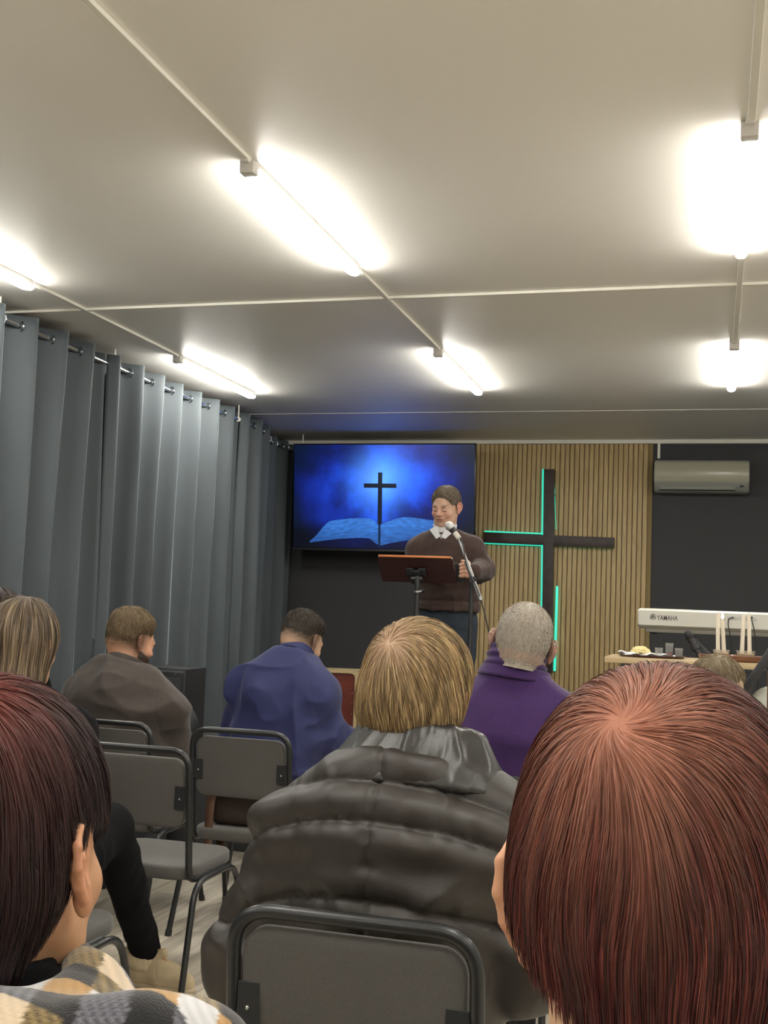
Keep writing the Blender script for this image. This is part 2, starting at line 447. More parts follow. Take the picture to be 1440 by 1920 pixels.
def led(x0, z0, x1, z1, w, nm='light_strip'):
    bm = bmesh.new(); d = Vector((x1 - x0, 0, z1 - z0)); a = math.atan2(d.x, d.z)
    box(bm, (x0 + x1) / 2, -0.022, (z0 + z1) / 2, w, 0.008, d.length, 0.002, rot=Matrix.Rotation(a, 3, 'Y')); obj(nm, bm, M_led, t)
ux = (c1.x - c2.x)
led(-0.061, 0.1, ux - 0.061, Hc + 0.005, 0.016)
led(xc - Wc / 2 + 0.0, zc + 0.072, -0.06, zc + 0.060, 0.012)
led(xc - Wc / 2 + 0.0, zc - 0.036, -0.06, zc - 0.048, 0.015)
led(0.064, 0.02, 0.067, 0.78, 0.022)
led(0.06, zc - 0.040, xc + Wc / 2 - 0.01, zc - 0.048, 0.006)
led(0.043, zc + 0.1, ux + 0.043, Hc - 0.1, 0.004)
for zz in (0.3, 1.2, 1.6):
    bm = bmesh.new(); box(bm, 0.01, -0.021, zz, 0.03, 0.022, 0.03); obj('spacer', bm, M_plate, t)

# television
BL = at_y(548, 1031, 10.05); TL = at_y(545, 833, 9.95); BR = at_y(890, 1037, 10.05)
W = BR.x - BL.x; Ht = (TL - BL).length
lean = math.atan2(0.10, TL.z - BL.z)
t = empty('television', ((BL.x + BR.x) / 2, 10.05, (BL.z + BR.z) / 2), 0, 'wide wall television showing a cross above an open book in blue', 'television')
t.rotation_euler = (lean, 0, 0)
M_bezel = mat('tv_bezel', (0.008, 0.008, 0.010), 0.25)
bm = bmesh.new(); box(bm, 0, 0.025, Ht / 2, W, 0.04, Ht, 0.004); obj('housing', bm, M_bezel, t)
bm = bmesh.new(); box(bm, 0, 0.003, 0.008, W, 0.012, 0.022, 0.003); obj('lower_bezel', bm, mat('tv_bezel_satin', (0.03, 0.03, 0.034), 0.35), t)
nx, nz_ = 420, 236
sw, sh = W - 0.018, Ht - 0.036
gx, gz = np.meshgrid(np.linspace(0, 1, nx), np.linspace(0, 1, nz_))      # gz=0 bottom
def vnoise(P, seed=0):
    r = np.random.default_rng(seed); T = r.random((32, 32, 32))
    P = np.asarray(P); I = np.floor(P).astype(int); Fr = P - I; Fr = Fr * Fr * (3 - 2 * Fr)
    out = 0
    for dx in (0, 1):
        for dy in (0, 1):
            for dz in (0, 1):
                w = (Fr[..., 0] if dx else 1 - Fr[..., 0]) * (Fr[..., 1] if dy else 1 - Fr[..., 1]) * (Fr[..., 2] if dz else 1 - Fr[..., 2])
                out = out + w * T[(I[..., 0] + dx) % 32, (I[..., 1] + dy) % 32, (I[..., 2] + dz) % 32]
    return out
def fbm(P, seed=0, oct=4):
    s = 0; a = 0.5; q = np.asarray(P, float)
    for k in range(oct):
        s = s + a * vnoise(q, seed + k); a *= 0.5; q = q * 2.03 + 3.1
    return s / (1 - 0.5 ** oct)
asp = W / Ht
Q = np.stack([gx * asp * 3.2, gz * 3.2, gx * 0], -1)
n1 = fbm(Q, 1, 5); n2 = fbm(Q * 2.2 + 7, 5, 5)
d0 = np.hypot((gx - 0.5) * asp, gz - 0.62)
base = np.clip(1.25 - d0 / 0.74, 0, 1) ** 1.3
cloud = np.clip((n1 - 0.36) * 3.2, 0, 1.3)
lum = base * (0.25 + 0.95 * cloud) * (0.7 + 0.6 * n2)
C = np.zeros((nz_, nx, 3))
C[..., 0] = 0.0 + 0.01 * lum; C[..., 1] = 0.006 + 0.105 * lum ** 1.5; C[..., 2] = 0.030 + 0.95 * lum
glow = np.exp(-(np.hypot((gx - 0.485) * asp, gz - 0.66) / 0.30) ** 3.2)
glow2 = np.exp(-(np.hypot((gx - 0.485) * asp, gz - 0.66) / 0.16) ** 2)
C += glow[..., None] * np.array([0.05, 0.22, 0.75]) * 0.9 + glow2[..., None] * np.array([0.09, 0.20, 0.30])
# light falling from the cross on to the pages
beam = np.exp(-((gx - 0.495) * asp / 0.10) ** 2) * np.clip(1 - (gz - 0.25) / 0.5, 0, 1) * (gz > 0.22)
C += beam[..., None] * np.array([0.02, 0.09, 0.35]) * 0.6
# book: lower edge and upper edge of each page as curves
def sm(a, b, x): 
    u = np.clip((x - a) / (b - a), 0, 1); return u * u * (3 - 2 * u)
C *= (1 - 0.75 * sm(0.30, 0.12, gz))[..., None]
uL = (gx - 0.095) / (0.482 - 0.095)
topL = np.where(uL < 0.32, 0.055 + (0.262 - 0.055) * sm(-0.04, 0.33, uL) , 0.262 + 0.03 * np.sin(np.clip((uL - 0.32) / 0.68, 0, 1) * math.pi * 0.75))
topL = np.where(uL > 0.86, topL - 0.06 * ((uL - 0.86) / 0.14) ** 2, topL)
botL = 0.045 + 0.055 * np.sin(np.clip(uL, 0, 1) * math.pi * 0.62) - 0.055 * sm(0.85, 1.0, uL)
inL = (uL > 0) & (uL < 1) & (gz > botL) & (gz < topL)
uR = (gx - 0.49) / (0.90 - 0.49)
topR = 0.225 + 0.085 * np.sin(np.clip(uR * 2.6, 0, 1) * math.pi / 2) - 0.05 * sm(0.3, 1.0, uR)
botR = 0.03 + 0.085 * np.sin(np.clip(uR * 1.5, 0, 1) * math.pi / 2) - 0.02 * uR
inR = (uR > 0) & (uR < 1) & (gz > botR) & (gz < topR)
lines = 0.55 + 0.5 * vnoise(np.stack([gx * 40, (gz + 0.05 * np.sin(gx * 9)) * 90, gx * 0], -1), 11)
for inn, u, sgn in ((inL, uL, 1), (inR, uR, -1)):
    sh_ = (0.55 + 0.45 * sm(0.05, 0.27, gz)) * lines * (1.0 - 0.35 * (u if sgn < 0 else (1 - u) * 0.6))
    page = np.stack([0.018 + 0.035 * sh_, 0.07 + 0.19 * sh_, 0.28 + 0.58 * sh_], -1) * (0.55 + 0.5 * sh_)[..., None]
    C = np.where(inn[..., None], page, C)
inC = ((np.abs(gx - 0.488) < 0.0125) & (gz > 0.235) & (gz < 0.735)) | ((np.abs(gx - 0.488) < 0.090) & (np.abs(gz - 0.607) < 0.020))
C = np.where(inC[..., None], np.array([0.002, 0.006, 0.016]), C)
spine = (np.abs(gx - 0.486) < 0.006) & (gz < 0.235) & (gz > 0.01)
C = np.where(spine[..., None], np.array([0.002, 0.012, 0.05]), C)
V = np.stack([(gx - 0.5) * sw, gx * 0, gz * sh + 0.024], -1).reshape(-1, 3)
idx = np.arange(nz_ * nx).reshape(nz_, nx)
Fq = np.stack([idx[:-1, :-1], idx[:-1, 1:], idx[1:, 1:], idx[1:, :-1]], -1).reshape(-1, 4)
me = mesh_from_arrays('screen', V, Fq, colors=C.reshape(-1, 3))
M_screen = bpy.data.materials.new('screen_picture'); M_screen.use_nodes = True
nt = M_screen.node_tree; b = nt.nodes['Principled BSDF']; vc = nt.nodes.new('ShaderNodeVertexColor'); vc.layer_name = 'Col'
b.inputs['Base Color'].default_value = (0.01, 0.01, 0.012, 1); b.inputs['Roughness'].default_value = 0.3
nt.links.new(vc.outputs['Color'], b.inputs['Emission Color']); b.inputs['Emission Strength'].default_value = 1.0
mesh_obj('screen', me, M_screen, t, (0, 0.0035, 0))
bm = bmesh.new(); box(bm, 0, 0.22, Ht * 0.5, 0.4, 0.34, 0.06, 0.004); box(bm, 0, 0.08, Ht * 0.5, 0.6, 0.06, 0.42, 0.01); obj('wall_mount', bm, M_black, t)

# air conditioner
A0 = at_y(1227, 861, YW - 0.20); A1 = at_y(1405, 923, YW - 0.20)
AW = A1.x - A0.x; AH = A0.z - A1.z
t = empty('air_conditioner', ((A0.x + A1.x) / 2, YW, A1.z), 0, 'cream white air conditioner on the charcoal wall', 'air conditioner')
M_ac = mat('ac_cream_plastic', (0.36, 0.35, 0.26), 0.28, spec=0.5, coat=0.35)
M_acg = mat('ac_lower_plastic', (0.27, 0.275, 0.24), 0.4)
prof = [(0, 0), (-0.13, 0.0), (-0.165, 0.02), (-0.195, 0.075), (-0.198, 0.085), (-0.205, 0.12), (-0.208, AH * 0.62), (-0.20, AH * 0.86), (-0.185, AH * 0.955), (-0.15, AH), (0, AH)]
bm = bmesh.new(); slab(bm, [Vector((-AW / 2, a, b_)) for a, b_ in prof], Vector((AW, 0, 0)))
bmesh.ops.bevel(bm, geom=[e for e in bm.edges if abs(e.verts[0].co.x - e.verts[1].co.x) < 1e-6], offset=0.008, segments=3, affect='EDGES')
obj('casing', bm, M_acg, t)
bm = bmesh.new(); pf = [(-0.201, 0.092), (-0.209, 0.12), (-0.2115, AH * 0.62), (-0.204, AH * 0.86), (-0.197, AH * 0.90)]
slab(bm, [Vector((-AW / 2 + 0.006, a, b_)) for a, b_ in pf] + [Vector((-AW / 2 + 0.006, a + 0.006, b_)) for a, b_ in pf[::-1]], Vector((AW - 0.012, 0, 0)))
obj('front_panel', bm, M_ac, t, angle=50)
bm = bmesh.new(); box(bm, 0, 0, 0, AW * 0.80, 0.006, 0.060, 0.002, rot=Matrix.Rotation(math.radians(-28), 3, 'X')); obj('louvre', bm, M_acg, t, (-0.035, -0.186, 0.046))
bm = bmesh.new(); box(bm, 0, 0, 0, AW * 0.80, 0.006, 0.006); obj('outlet_slot', bm, M_plate, t, (-0.035, -0.168, 0.018))
bm = bmesh.new(); box(bm, 0, 0, 0, 0.028, 0.006, 0.016, 0.002); obj('receiver_window', bm, M_plate, t, (AW / 2 - 0.062, -0.190, 0.052))
bm = bmesh.new()
for q, (xx, ww) in enumerate(((0, 0.006), (0.011, 0.008), (0.022, 0.006), (0.031, 0.005))): box(bm, xx, 0, 0, ww, 0.002, 0.008)
obj('badge', bm, mat('ac_badge', (0.15, 0.15, 0.13), 0.4), t, (-AW / 2 + 0.048, -0.2075, 0.118))
bm = bmesh.new(); box(bm, 0, 0, 0, 0.03, 0.002, 0.005); obj('small_print', bm, mat('ac_print', (0.25, 0.25, 0.2), 0.4), t, (AW / 2 - 0.07, -0.2065, 0.104))

# ------------------------------------------------------------ keyboard and stand
M_white = mat('white_plastic', (0.66, 0.66, 0.60), 0.38)
M_greyp = mat('grey_plastic', (0.22, 0.21, 0.18), 0.5)
KY = 6.98
K0 = at_y(1196, 1140, KY); K1 = at_y(1196, 1171, KY); K2 = at_y(1205, 1184, KY)
KL = 1.36; kz = K2.z; kh = K0.z - K2.z; lip = K1.z - K2.z
t = empty('digital_piano', (K0.x + KL / 2, KY, kz), 0, 'white digital piano seen from behind on a black stand', 'keyboard')
bm = bmesh.new()
slab(bm, [Vector((-KL / 2, y, z)) for y, z in ((0, lip), (0.0, kh - 0.012), (0.012, kh), (0.13, kh), (0.17, kh - 0.03), (0.33, kh - 0.05), (0.33, lip - 0.02), (0.03, lip - 0.02))], Vector((KL, 0, 0)))
bmesh.ops.bevel(bm, geom=[e for e in bm.edges if abs(e.verts[0].co.x - e.verts[1].co.x) < 1e-6], offset=0.008, segments=3, affect='EDGES')
obj('casing', bm, M_white, t)
bm = bmesh.new(); box(bm, 0.02, 0.17, lip / 2 - 0.002, KL - 0.05, 0.28, lip + 0.002, 0.006); obj('underside', bm, M_greyp, t)
bm = bmesh.new(); box(bm, 0, 0.245, kh - 0.028, KL - 0.09, 0.14, 0.014, 0.003); obj('white_keys', bm, mat('ivory_keys', (0.8, 0.8, 0.77), 0.25), t)
bm = bmesh.new()
kp = (KL - 0.09) / 52; pat = [1, 0, 1, 1, 0, 1, 1]
for i in range(51):
    if pat[i % 7]: box(bm, -(KL - 0.09) / 2 + kp * (i + 1), 0.22, kh - 0.017, 0.011, 0.09, 0.012, 0.002, 1)
obj('black_keys', bm, M_plastic, t)
bm = bmesh.new(); box(bm, 0.0, 0, 0, 0.17, 0.006, 0.028, 0.004); obj('socket_panel', bm, mat('socket_panel_grey', (0.55, 0.55, 0.52), 0.4), t, (at_y(1392, 1152, KY).x - K0.x - KL / 2, 0.0015, kh - 0.036))
for px in (1374, 1396, 1409.5):
    p = at_y(px, 1158, KY); bm = bmesh.new(); tube(bm, [(0, -0.012, 0), (0, 0.006, 0)], 0.006 if px > 1380 else 0.005, 10)
    obj('socket', bm, M_plate, t, (p.x - K0.x - KL / 2, 0, p.z - kz))
bm = bmesh.new(); box(bm, -KL / 2 + 0.18, 0.03, kh + 0.001, 0.26, 0.02, 0.003, 0.001); obj('speaker_grille', bm, M_greyp, t)
for xx in (-KL / 2 + 0.09, KL / 2 - 0.09):
    bm = bmesh.new(); box(bm, xx, 0.08, -0.006, 0.035, 0.03, 0.012, 0.002); obj('rubber_foot', bm, M_plastic, t)
# maker's name and emblem
M_ink = mat('dark_grey_print', (0.09, 0.09, 0.09), 0.5)
def text_mesh(s, size, thick=0.0006):
    cu = bpy.data.curves.new('txt', 'FONT'); cu.body = s; cu.size = size; cu.extrude = thick; cu.offset = size * 0.012
    cu.space_character = 1.02; cu.align_x = 'LEFT'
    o = bpy.data.objects.new('txt', cu); COL.objects.link(o)
    bpy.context.view_layer.update()
    me = bpy.data.meshes.new_from_object(o.evaluated_get(bpy.context.evaluated_depsgraph_get()))
    bpy.data.objects.remove(o, do_unlink=True); bpy.data.curves.remove(cu)
    return me
p0 = at_y(1231.5, 1162, KY); p1 = at_y(1271, 1163, KY)
me = text_mesh('YAMAHA', 0.048)
xs = [v.co.x for v in me.vertices]; ys = [v.co.y for v in me.vertices]
sx = (p1.x - p0.x) / (max(xs) - min(xs)); sy = 0.029 / (max(ys) - min(ys))
for v in me.vertices: v.co = Vector(((v.co.x - min(xs)) * sx, (v.co.y - min(ys)) * sy, v.co.z))
o = mesh_obj('lettering', me, M_ink, t, (p0.x - K0.x - KL / 2, -0.0012, p0.z - kz - 0.001), (math.pi / 2, 0, 0))
bm = bmesh.new(); R = 0.0155
tube(bm, [(R * math.cos(a), 0, R * math.sin(a)) for a in [2 * math.pi * k / 24 for k in range(24)]], 0.0016, 6, closed=True)
for k in range(3):
    a = math.radians(90 + 120 * k); c, s = math.cos(a), math.sin(a)
    tube(bm, [(-0.004 * c, 0, -0.004 * s), (R * 0.95 * c, 0, R * 0.95 * s)], 0.0013, 6)
    for q in (-1, 1):
        tube(bm, [(0.001 * c, 0, 0.001 * s), (0.004 * c - q * 0.0042 * s, 0, 0.004 * s + q * 0.0042 * c), (0.0135 * c - q * 0.0042 * s, 0, 0.0135 * s + q * 0.0042 * c)], 0.0011, 6)
p = at_y(1224.3, 1156.5, KY); obj('emblem', bm, M_ink, t, (p.x - K0.x - KL / 2, -0.001, p.z - kz))
# folding stand
st = empty('keyboard_stand', (K0.x + KL / 2 + 0.05, KY + 0.15, STAGE), 0, 'black folding cross-legged stand under the digital piano', 'keyboard stand')
hs = kz - STAGE - 0.014
for q, yy in ((-1, -0.06), (1, 0.0)):
    bm = bmesh.new(); box(bm, 0, yy, hs / 2, 0.05, 0.03, math.hypot(0.86, hs - 0.03), 0.004, rot=None)
    bmesh.ops.rotate(bm, cent=(0, yy, hs / 2), matrix=Matrix.Rotation(q * math.atan2(0.86, hs - 0.03), 3, 'Y'), verts=bm.verts)
    obj('strut', bm, M_black, st)
for xx in (-0.43, 0.43):
    bm = bmesh.new(); box(bm, xx, 0.0, hs - 0.012, 0.05, 0.32, 0.022, 0.005); obj('top_bar', bm, M_black, st)
    bm = bmesh.new(); box(bm, xx, 0.0, 0.015, 0.04, 0.36, 0.03, 0.008); obj('foot_bar', bm, M_black, st)
# cables from the sockets
for px, pts in ((1374, [(1373, 1158), (1366, 1160), (1365, 1172), (1369, 1190), (1372, 1212), (1374, 1240)]), (1409, [(1409, 1160), (1412, 1172), (1416, 1192), (1417, 1215), (1420, 1245)])):
    P_ = [at_y(a, b_, KY - (0.012 if i == 0 else 0.025)) for i, (a, b_) in enumerate(pts)]
    P_.append(Vector((P_[-1].x + 0.03, KY - 0.03, STAGE + 0.01))); P_.append(Vector((P_[-1].x + 0.3, KY - 0.02, STAGE + 0.006)))
    bm = bmesh.new(); tube(bm, fillet(P_, 0.05, 4), 0.0035, 6)
    o = obj('audio_cable', bm, M_plastic); tag(o, 'thin black cable hanging from the piano socket %s' % ('behind the lit candle' if px < 1400 else 'behind the unlit candles'), 'cable')

# ------------------------------------------------------------ communion table
TZ = 1.15; TY = 6.26
Ta = at_y(1133, 1231, TY); Tb = at_y(1436, 1245, TY)
tz0 = (Ta.z + Tb.z) / 2 ; TW = Tb.x - Ta.x; TD = 0.50; TX = (Ta.x + Tb.x) / 2
TZ = tz0
t = empty('side_table', (TX, TY + TD / 2, STAGE), 0, 'light wooden table with black metal legs holding two trays', 'table')
bm = bmesh.new(); box(bm, 0, 0, TZ - STAGE - 0.016, TW, TD, 0.032, 0.004); obj('table_top', bm, M_birch, t)
for sx_ in (-1, 1):
    for sy_ in (-1, 1):
        bm = bmesh.new(); box(bm, sx_ * (TW / 2 - 0.14), sy_ * (TD / 2 - 0.06), (TZ - STAGE - 0.032) / 2, 0.035, 0.035, TZ - STAGE - 0.033, 0.003); obj('leg', bm, M_black, t)
    bm = bmesh.new(); box(bm, sx_ * (TW / 2 - 0.14), 0, TZ - STAGE - 0.05, 0.03, TD - 0.16, 0.03, 0.003); obj('rail', bm, M_black, t)
bm = bmesh.new(); box(bm, 0, 0, 0, 0.045, 0.06, 0.09, 0.004)
p = at_y(1172, 1249, TY + 0.03); obj('bracket', bm, M_plate, t, (p.x - TX, TY + 0.03 - TY - TD / 2, TZ - STAGE - 0.033 - 0.046))
M_tray1 = mat('dark_brown_lacquer', (0.05, 0.015, 0.012), 0.25, coat=0.4)
M_tray2 = wood_material('brown_wood_tray', (0.11, 0.042, 0.02), (0.19, 0.075, 0.035), 0.35, (6, 6, 40), coat=0.3)
def tray(px0, px1, py, Y, dep, h, m, lab, z=TZ):
    a = at_y(px0, py, Y); b_ = at_y(px1, py, Y); w = (b_.x - a.x) / 2
    bm = bmesh.new()
    lathe(bm, [(0, 0), (w * 0.9, 0), (w * 0.96, h * 0.25), (w, h), (w * 0.985, h + 0.002), (w * 0.97, h * 0.9), (w * 0.93, h * 0.35), (w * 0.88, 0.006), (0, 0.006)], res=56, sy=dep / w)
    o = obj('serving_tray', bm, m, None, ((a.x + b_.x) / 2, Y, z + 0.0005)); tag(o, lab, 'tray')
    return (a.x + b_.x) / 2, w
tx1, tw1 = tray(1159, 1286, 1224, TY + 0.20, 0.15, 0.012, M_tray1, 'dark lacquered tray with bread and little cups at left of the table')
tx2, tw2 = tray(1309, 1438, 1224, TY + 0.18, 0.15, 0.030, M_tray2, 'brown wooden tray holding the four white candles')
z1 = TZ + 0.0075
bm = bmesh.new(); rr = random.Random(3)
for kx in range(15):
    pass
G = [[bm.verts.new((-0.13 + 0.26 * i / 16, -0.06 + 0.12 * j / 10, 0.004 + 0.006 * math.sin(i * 1.3 + j) + 0.004 * math.sin(j * 2.1 + i * 0.6) + (0.006 if i < 2 else 0))) for i in range(17)] for j in range(11)]
for j in range(10):
    for i in range(16): bm.faces.new((G[j][i], G[j][i + 1], G[j + 1][i + 1], G[j + 1][i]))
o = obj('napkin', bm, mat('white_napkin', (0.8, 0.8, 0.8), 0.9), None, (at_y(1200, 1215, TY + 0.2).x + 0.02, TY + 0.19, z1 + 0.004)); o.modifiers.new('s', 'SOLIDIFY').thickness = 0.002
tag(o, 'crumpled white paper napkin lying under the bread on the dark tray', 'napkin')
p = at_y(1201, 1212, TY + 0.19)
V = []; 
bm = bmesh.new(); bmesh.ops.create_icosphere(bm, subdivisions=5, radius=1.0)
for v in bm.verts:
    q = v.co.copy(); n_ = vnoise(np.array([[q.x * 4 + 9, q.y * 4 + 9, q.z * 4 + 9]]), 3)[0]; n2_ = vnoise(np.array([[q.x * 11 + 9, q.y * 11 + 9, q.z * 11 + 9]]), 4)[0]
    s_ = 0.72 + 0.4 * n_ + 0.16 * n2_; v.co = Vector((q.x * 0.052 * s_, q.y * 0.045 * s_, max(-0.0, q.z * 0.040 * s_)))
o = obj('bread', bm, mat('pale_bread', (0.78, 0.66, 0.33), 0.85, bump=0.6, bscale=120), None, (p.x, TY + 0.19, z1 + 0.011), angle=80); tag(o, 'heap of pale torn bread on the dark tray', 'bread')
def glass_mat(name, col, tr=0.9, rough=0.05):
    return mat(name, col, rough, trans=tr, ior=1.25, spec=0.5)
M_glass = glass_mat('clear_plastic_cup', (0.93, 0.94, 0.94)); M_juice = mat('grape_juice', (0.35, 0.05, 0.06), 0.15, trans=0.4)
def cup(px, py_top, py_bot, wpx, Y, lab, liquid=0.0, dark=False, z=z1 + 0.0):
    p = at_y(px, py_bot, Y); s = (at_y(px + 10, py_bot, Y).x - p.x) / 10; r = wpx * s / 2; h = (py_bot - py_top) * s
    t = empty('cup', (p.x, Y, z), 0, lab, 'cup')
    bm = bmesh.new(); lathe(bm, [(0, 0), (r * 0.78, 0), (r * 0.8, 0.002), (r * 0.98, h * 0.97), (r * 1.03, h), (r * 0.94, h), (r * 0.75, 0.005), (0, 0.005)], res=20); obj('glass', bm, M_glass, t)
    if liquid:
        bm = bmesh.new(); lathe(bm, [(0, 0.006), (r * 0.74, 0.006), (r * (0.75 + 0.17 * liquid), h * liquid), (0, h * liquid)], res=20); obj('juice', bm, M_juice if not dark else mat('dark_juice', (0.06, 0.01, 0.015), 0.2), t)
cup(1235.5, 1206, 1223, 15.5, TY + 0.16, 'small clear faceted cup, left of the three on the dark tray', 0)
cup(1255, 1197, 1224, 15.5, TY + 0.17, 'tall clear cup with pink-red juice in the middle of the dark tray', 0.35)
cup(1273, 1206, 1224, 16, TY + 0.17, 'low clear cup with a little dark juice, right of the three on the dark tray', 0.15, True)
cup(1210, 1207, 1220, 16, TY + 0.26, 'small cup partly hidden behind the bread', 0.0)
# candle pots
M_sand = mat('golden_sand', (0.52, 0.33, 0.12), 0.9, bump=0.6, bscale=200, var=0.2, vscale=60); M_wax = mat('white_wax', (0.74, 0.66, 0.54), 0.5)
M_pot = mat('clear_plastic_pot', (0.9, 0.88, 0.82), 0.08, trans=0.85, ior=1.2)
z2 = TZ + 0.0075
CY = TY + 0.17
def pot(pxa, pxb, lab):
    a = at_y(pxa, 1208, CY); b_ = at_y(pxb, 1208, CY); w = b_.x - a.x; cx = (a.x + b_.x) / 2; h = 0.052
    t = empty('candle_pot', (cx, CY, z2), 0, lab, 'pot', 'sand pots on the wooden tray')
    bm = bmesh.new()
    def ring(ww, z): return [bm.verts.new((x_, y_, z)) for x_, y_ in rrect(ww, ww * 0.8, 0.012, 4)]
    R_ = [ring(w * 0.78, 0.0), ring(w * 0.93, h - 0.004), ring(w, h - 0.002), ring(w, h), ring(w * 0.91, h), ring(w * 0.76, 0.003)]
    for u, v in zip(R_, R_[1:]):
        for k_ in range(len(u)): bm.faces.new((u[k_], u[(k_ + 1) % len(u)], v[(k_ + 1) % len(u)], v[k_]))
    bm.faces.new(R_[0]); bm.faces.new(R_[-1][::-1]); obj('tub', bm, M_pot, t)
    bm = bmesh.new(); u = [bm.verts.new((x_, y_, 0.004)) for x_, y_ in rrect(w * 0.75, w * 0.59, 0.012, 4)]; v = [bm.verts.new((x_, y_, h * 0.66 + 0.003 * math.sin(k_ * 1.1))) for k_, (x_, y_) in enumerate(rrect(w * 0.87, w * 0.68, 0.012, 4))]
    for k_ in range(len(u)): bm.faces.new((u[k_], u[(k_ + 1) % len(u)], v[(k_ + 1) % len(u)], v[k_]))
    bm.faces.new(u[::-1]); cc = bm.verts.new((0, 0, h * 0.74))
    for k_ in range(len(v)): bm.faces.new((v[k_], v[(k_ + 1) % len(v)], cc))
    obj('sand', bm, M_sand, t)
pot(1336, 1369, 'clear tub of golden sand with the lit candle, left of the two')
pot(1379.5, 1417, 'clear tub of golden sand with two unlit candles, right of the two')
def candle(pxb, pxt, pyt, dy, lab, lit=False):
    b0 = at_y(pxb, 1210, CY + dy); tp = at_y(pxt, pyt, CY + dy)
    base = Vector((b0.x, CY + dy, z2 + 0.018)); top = Vector((tp.x, CY + dy, tp.z)); d = top - base
    t = empty('candle', base, 0, lab, 'candle', 'white taper candles in the sand pots')
    r = 0.0105
    bm = bmesh.new(); tube(bm, [(0, 0, 0), d * 0.97, d], [r * 1.05, r * 0.9, r * 0.6], 16); wx = obj('wax', bm, M_wax, t)
    bm = bmesh.new(); tube(bm, [d, d + Vector((0.001, 0, 0.009))], 0.0009, 6); obj('wick', bm, M_plate, wx)
    if lit:
        bm = bmesh.new(); lathe(bm, [(0, 0), (0.004, 0.004), (0.0075, 0.013), (0.006, 0.024), (0.002, 0.038), (0, 0.044)], d.x, 0, d.z + 0.004, 14)
        obj('flame', bm, mat('candle_flame', (1, 0.7, 0.4), 0.5, emit=(1.0, 0.62, 0.30), estr=9.0), t)
candle(1346.5, 1346, 1150, -0.015, 'unlit white candle, first of the four from the left')
candle(1358, 1354.5, 1163, 0.012, 'lit white candle with a small flame, second of the four from the left', True)
candle(1391, 1394.5, 1152, 0.0, 'unlit white candle, third of the four from the left')
candle(1406, 1404, 1150, 0.012, 'unlit white candle, rightmost of the four')
bm = bmesh.new(); lathe(bm, [(0, 0), (0.02, 0), (0.026, 0.006), (0.02, 0.011), (0, 0.012)], res=20)
o = obj('wafer_dish', bm, M_white, None, (at_y(1374, 1222, CY).x, CY, z2)); tag(o, 'tiny white dish lying between the two sand tubs', 'dish')

# second microphone on its own stand behind the table
MX = at_y(1291, 1190, 6.83); ME = at_y(1309, 1224, 6.80)
t = empty('microphone_stand', (ME.x + 0.10, 6.80, STAGE), 0, 'black microphone leaning on a stand behind the table', 'microphone')
rel = lambda v: Vector(v) - Vector((ME.x + 0.10, 6.80, STAGE))
d = (MX - ME).normalized()
bm = bmesh.new(); tube(bm, [rel(MX) - d * 0.03, rel(MX) - d * 0.018, rel(MX), rel(MX) + d * 0.018, rel(MX) + d * 0.025], [0.017, 0.024, 0.026, 0.019, 0.008], 16); obj('grille', bm, M_plate, t)
bm = bmesh.new(); tube(bm, [rel(MX) - d * 0.03, rel(ME) - d * 0.03], [0.019, 0.014], 14); tube(bm, [rel(MX) - d * 0.07, rel(MX) - d * 0.085, rel(MX) - d * 0.10], [0.024, 0.026, 0.022], 10); obj('handle', bm, M_plastic, t)
bm = bmesh.new(); tube(bm, [rel(ME), rel(ME) - d * 0.12, (0, 0, 0.45)], 0.009, 10); tube(bm, [(0, 0, 0.45), (0, 0, 0.02)], 0.010, 10); obj('pole', bm, M_black, t)
for k_ in range(3):
    a = math.radians(120 * k_ + 30); bm = bmesh.new(); tube(bm, [(0, 0, 0.12), (0.26 * math.cos(a), 0.26 * math.sin(a), 0.008)], 0.007, 8); obj('leg', bm, M_black, t)

# black brace and brown-and-white guitar-like shape at the right edge, beyond the table
GY = 5.95
t = empty('music_stand', (at_y(1436, 1250, 6.08).x + 0.30, 6.08, STAGE), 0, 'black folded music stand leaning at the right edge of the photo by the table', 'music stand')
r0 = Vector(t.location)
qa = at_y(1446, 1222, 6.08) - r0; qb = at_y(1402, 1288, 6.08) - r0
dd = (qb - qa).normalized()
bm = bmesh.new(); box(bm, 0, 0, 0, 0.045, 0.02, (qb - qa).length + 0.3, 0.004)
bmesh.ops.rotate(bm, cent=(0, 0, 0), matrix=Vector((0, 0, -1)).rotation_difference(dd).to_matrix(), verts=bm.verts)
bmesh.ops.translate(bm, vec=(qa + qb) / 2, verts=bm.verts); obj('slanted_bar', bm, M_black, t)
pe = (qa + qb) / 2 + dd * ((qb - qa).length / 2 + 0.14)
bm = bmesh.new(); tube(bm, [pe, (pe.x - 0.02, 0, 0.01)], 0.010, 10); tube(bm, [(pe.x - 0.2, 0, 0.012), (pe.x + 0.16, 0, 0.012)], 0.010, 10); obj('foot', bm, M_black, t)
g0 = at_y(1436, 1300, 6.3)
t = empty('wooden_chair', (g0.x + 0.22, 6.45, STAGE), 0, 'brown wooden chair with white cushion cut off at right edge beyond table', 'chair')
M_brownw = wood_material('brown_chair_wood', (0.10, 0.035, 0.02), (0.16, 0.06, 0.03), 0.4)
M_cush = mat('white_cushion', (0.82, 0.84, 0.74), 0.8)
for xx in (-0.2, 0.2):
    for yy in (-0.2, 0.2):
        bm = bmesh.new(); box(bm, xx, yy, 0.22 if yy > 0 else 0.36, 0.032, 0.032, 0.44 if yy > 0 else 0.72, 0.006); obj('leg', bm, M_brownw, t)
bm = bmesh.new(); box(bm, 0, 0, 0.44, 0.42, 0.42, 0.03, 0.006); obj('seat', bm, M_brownw, t)
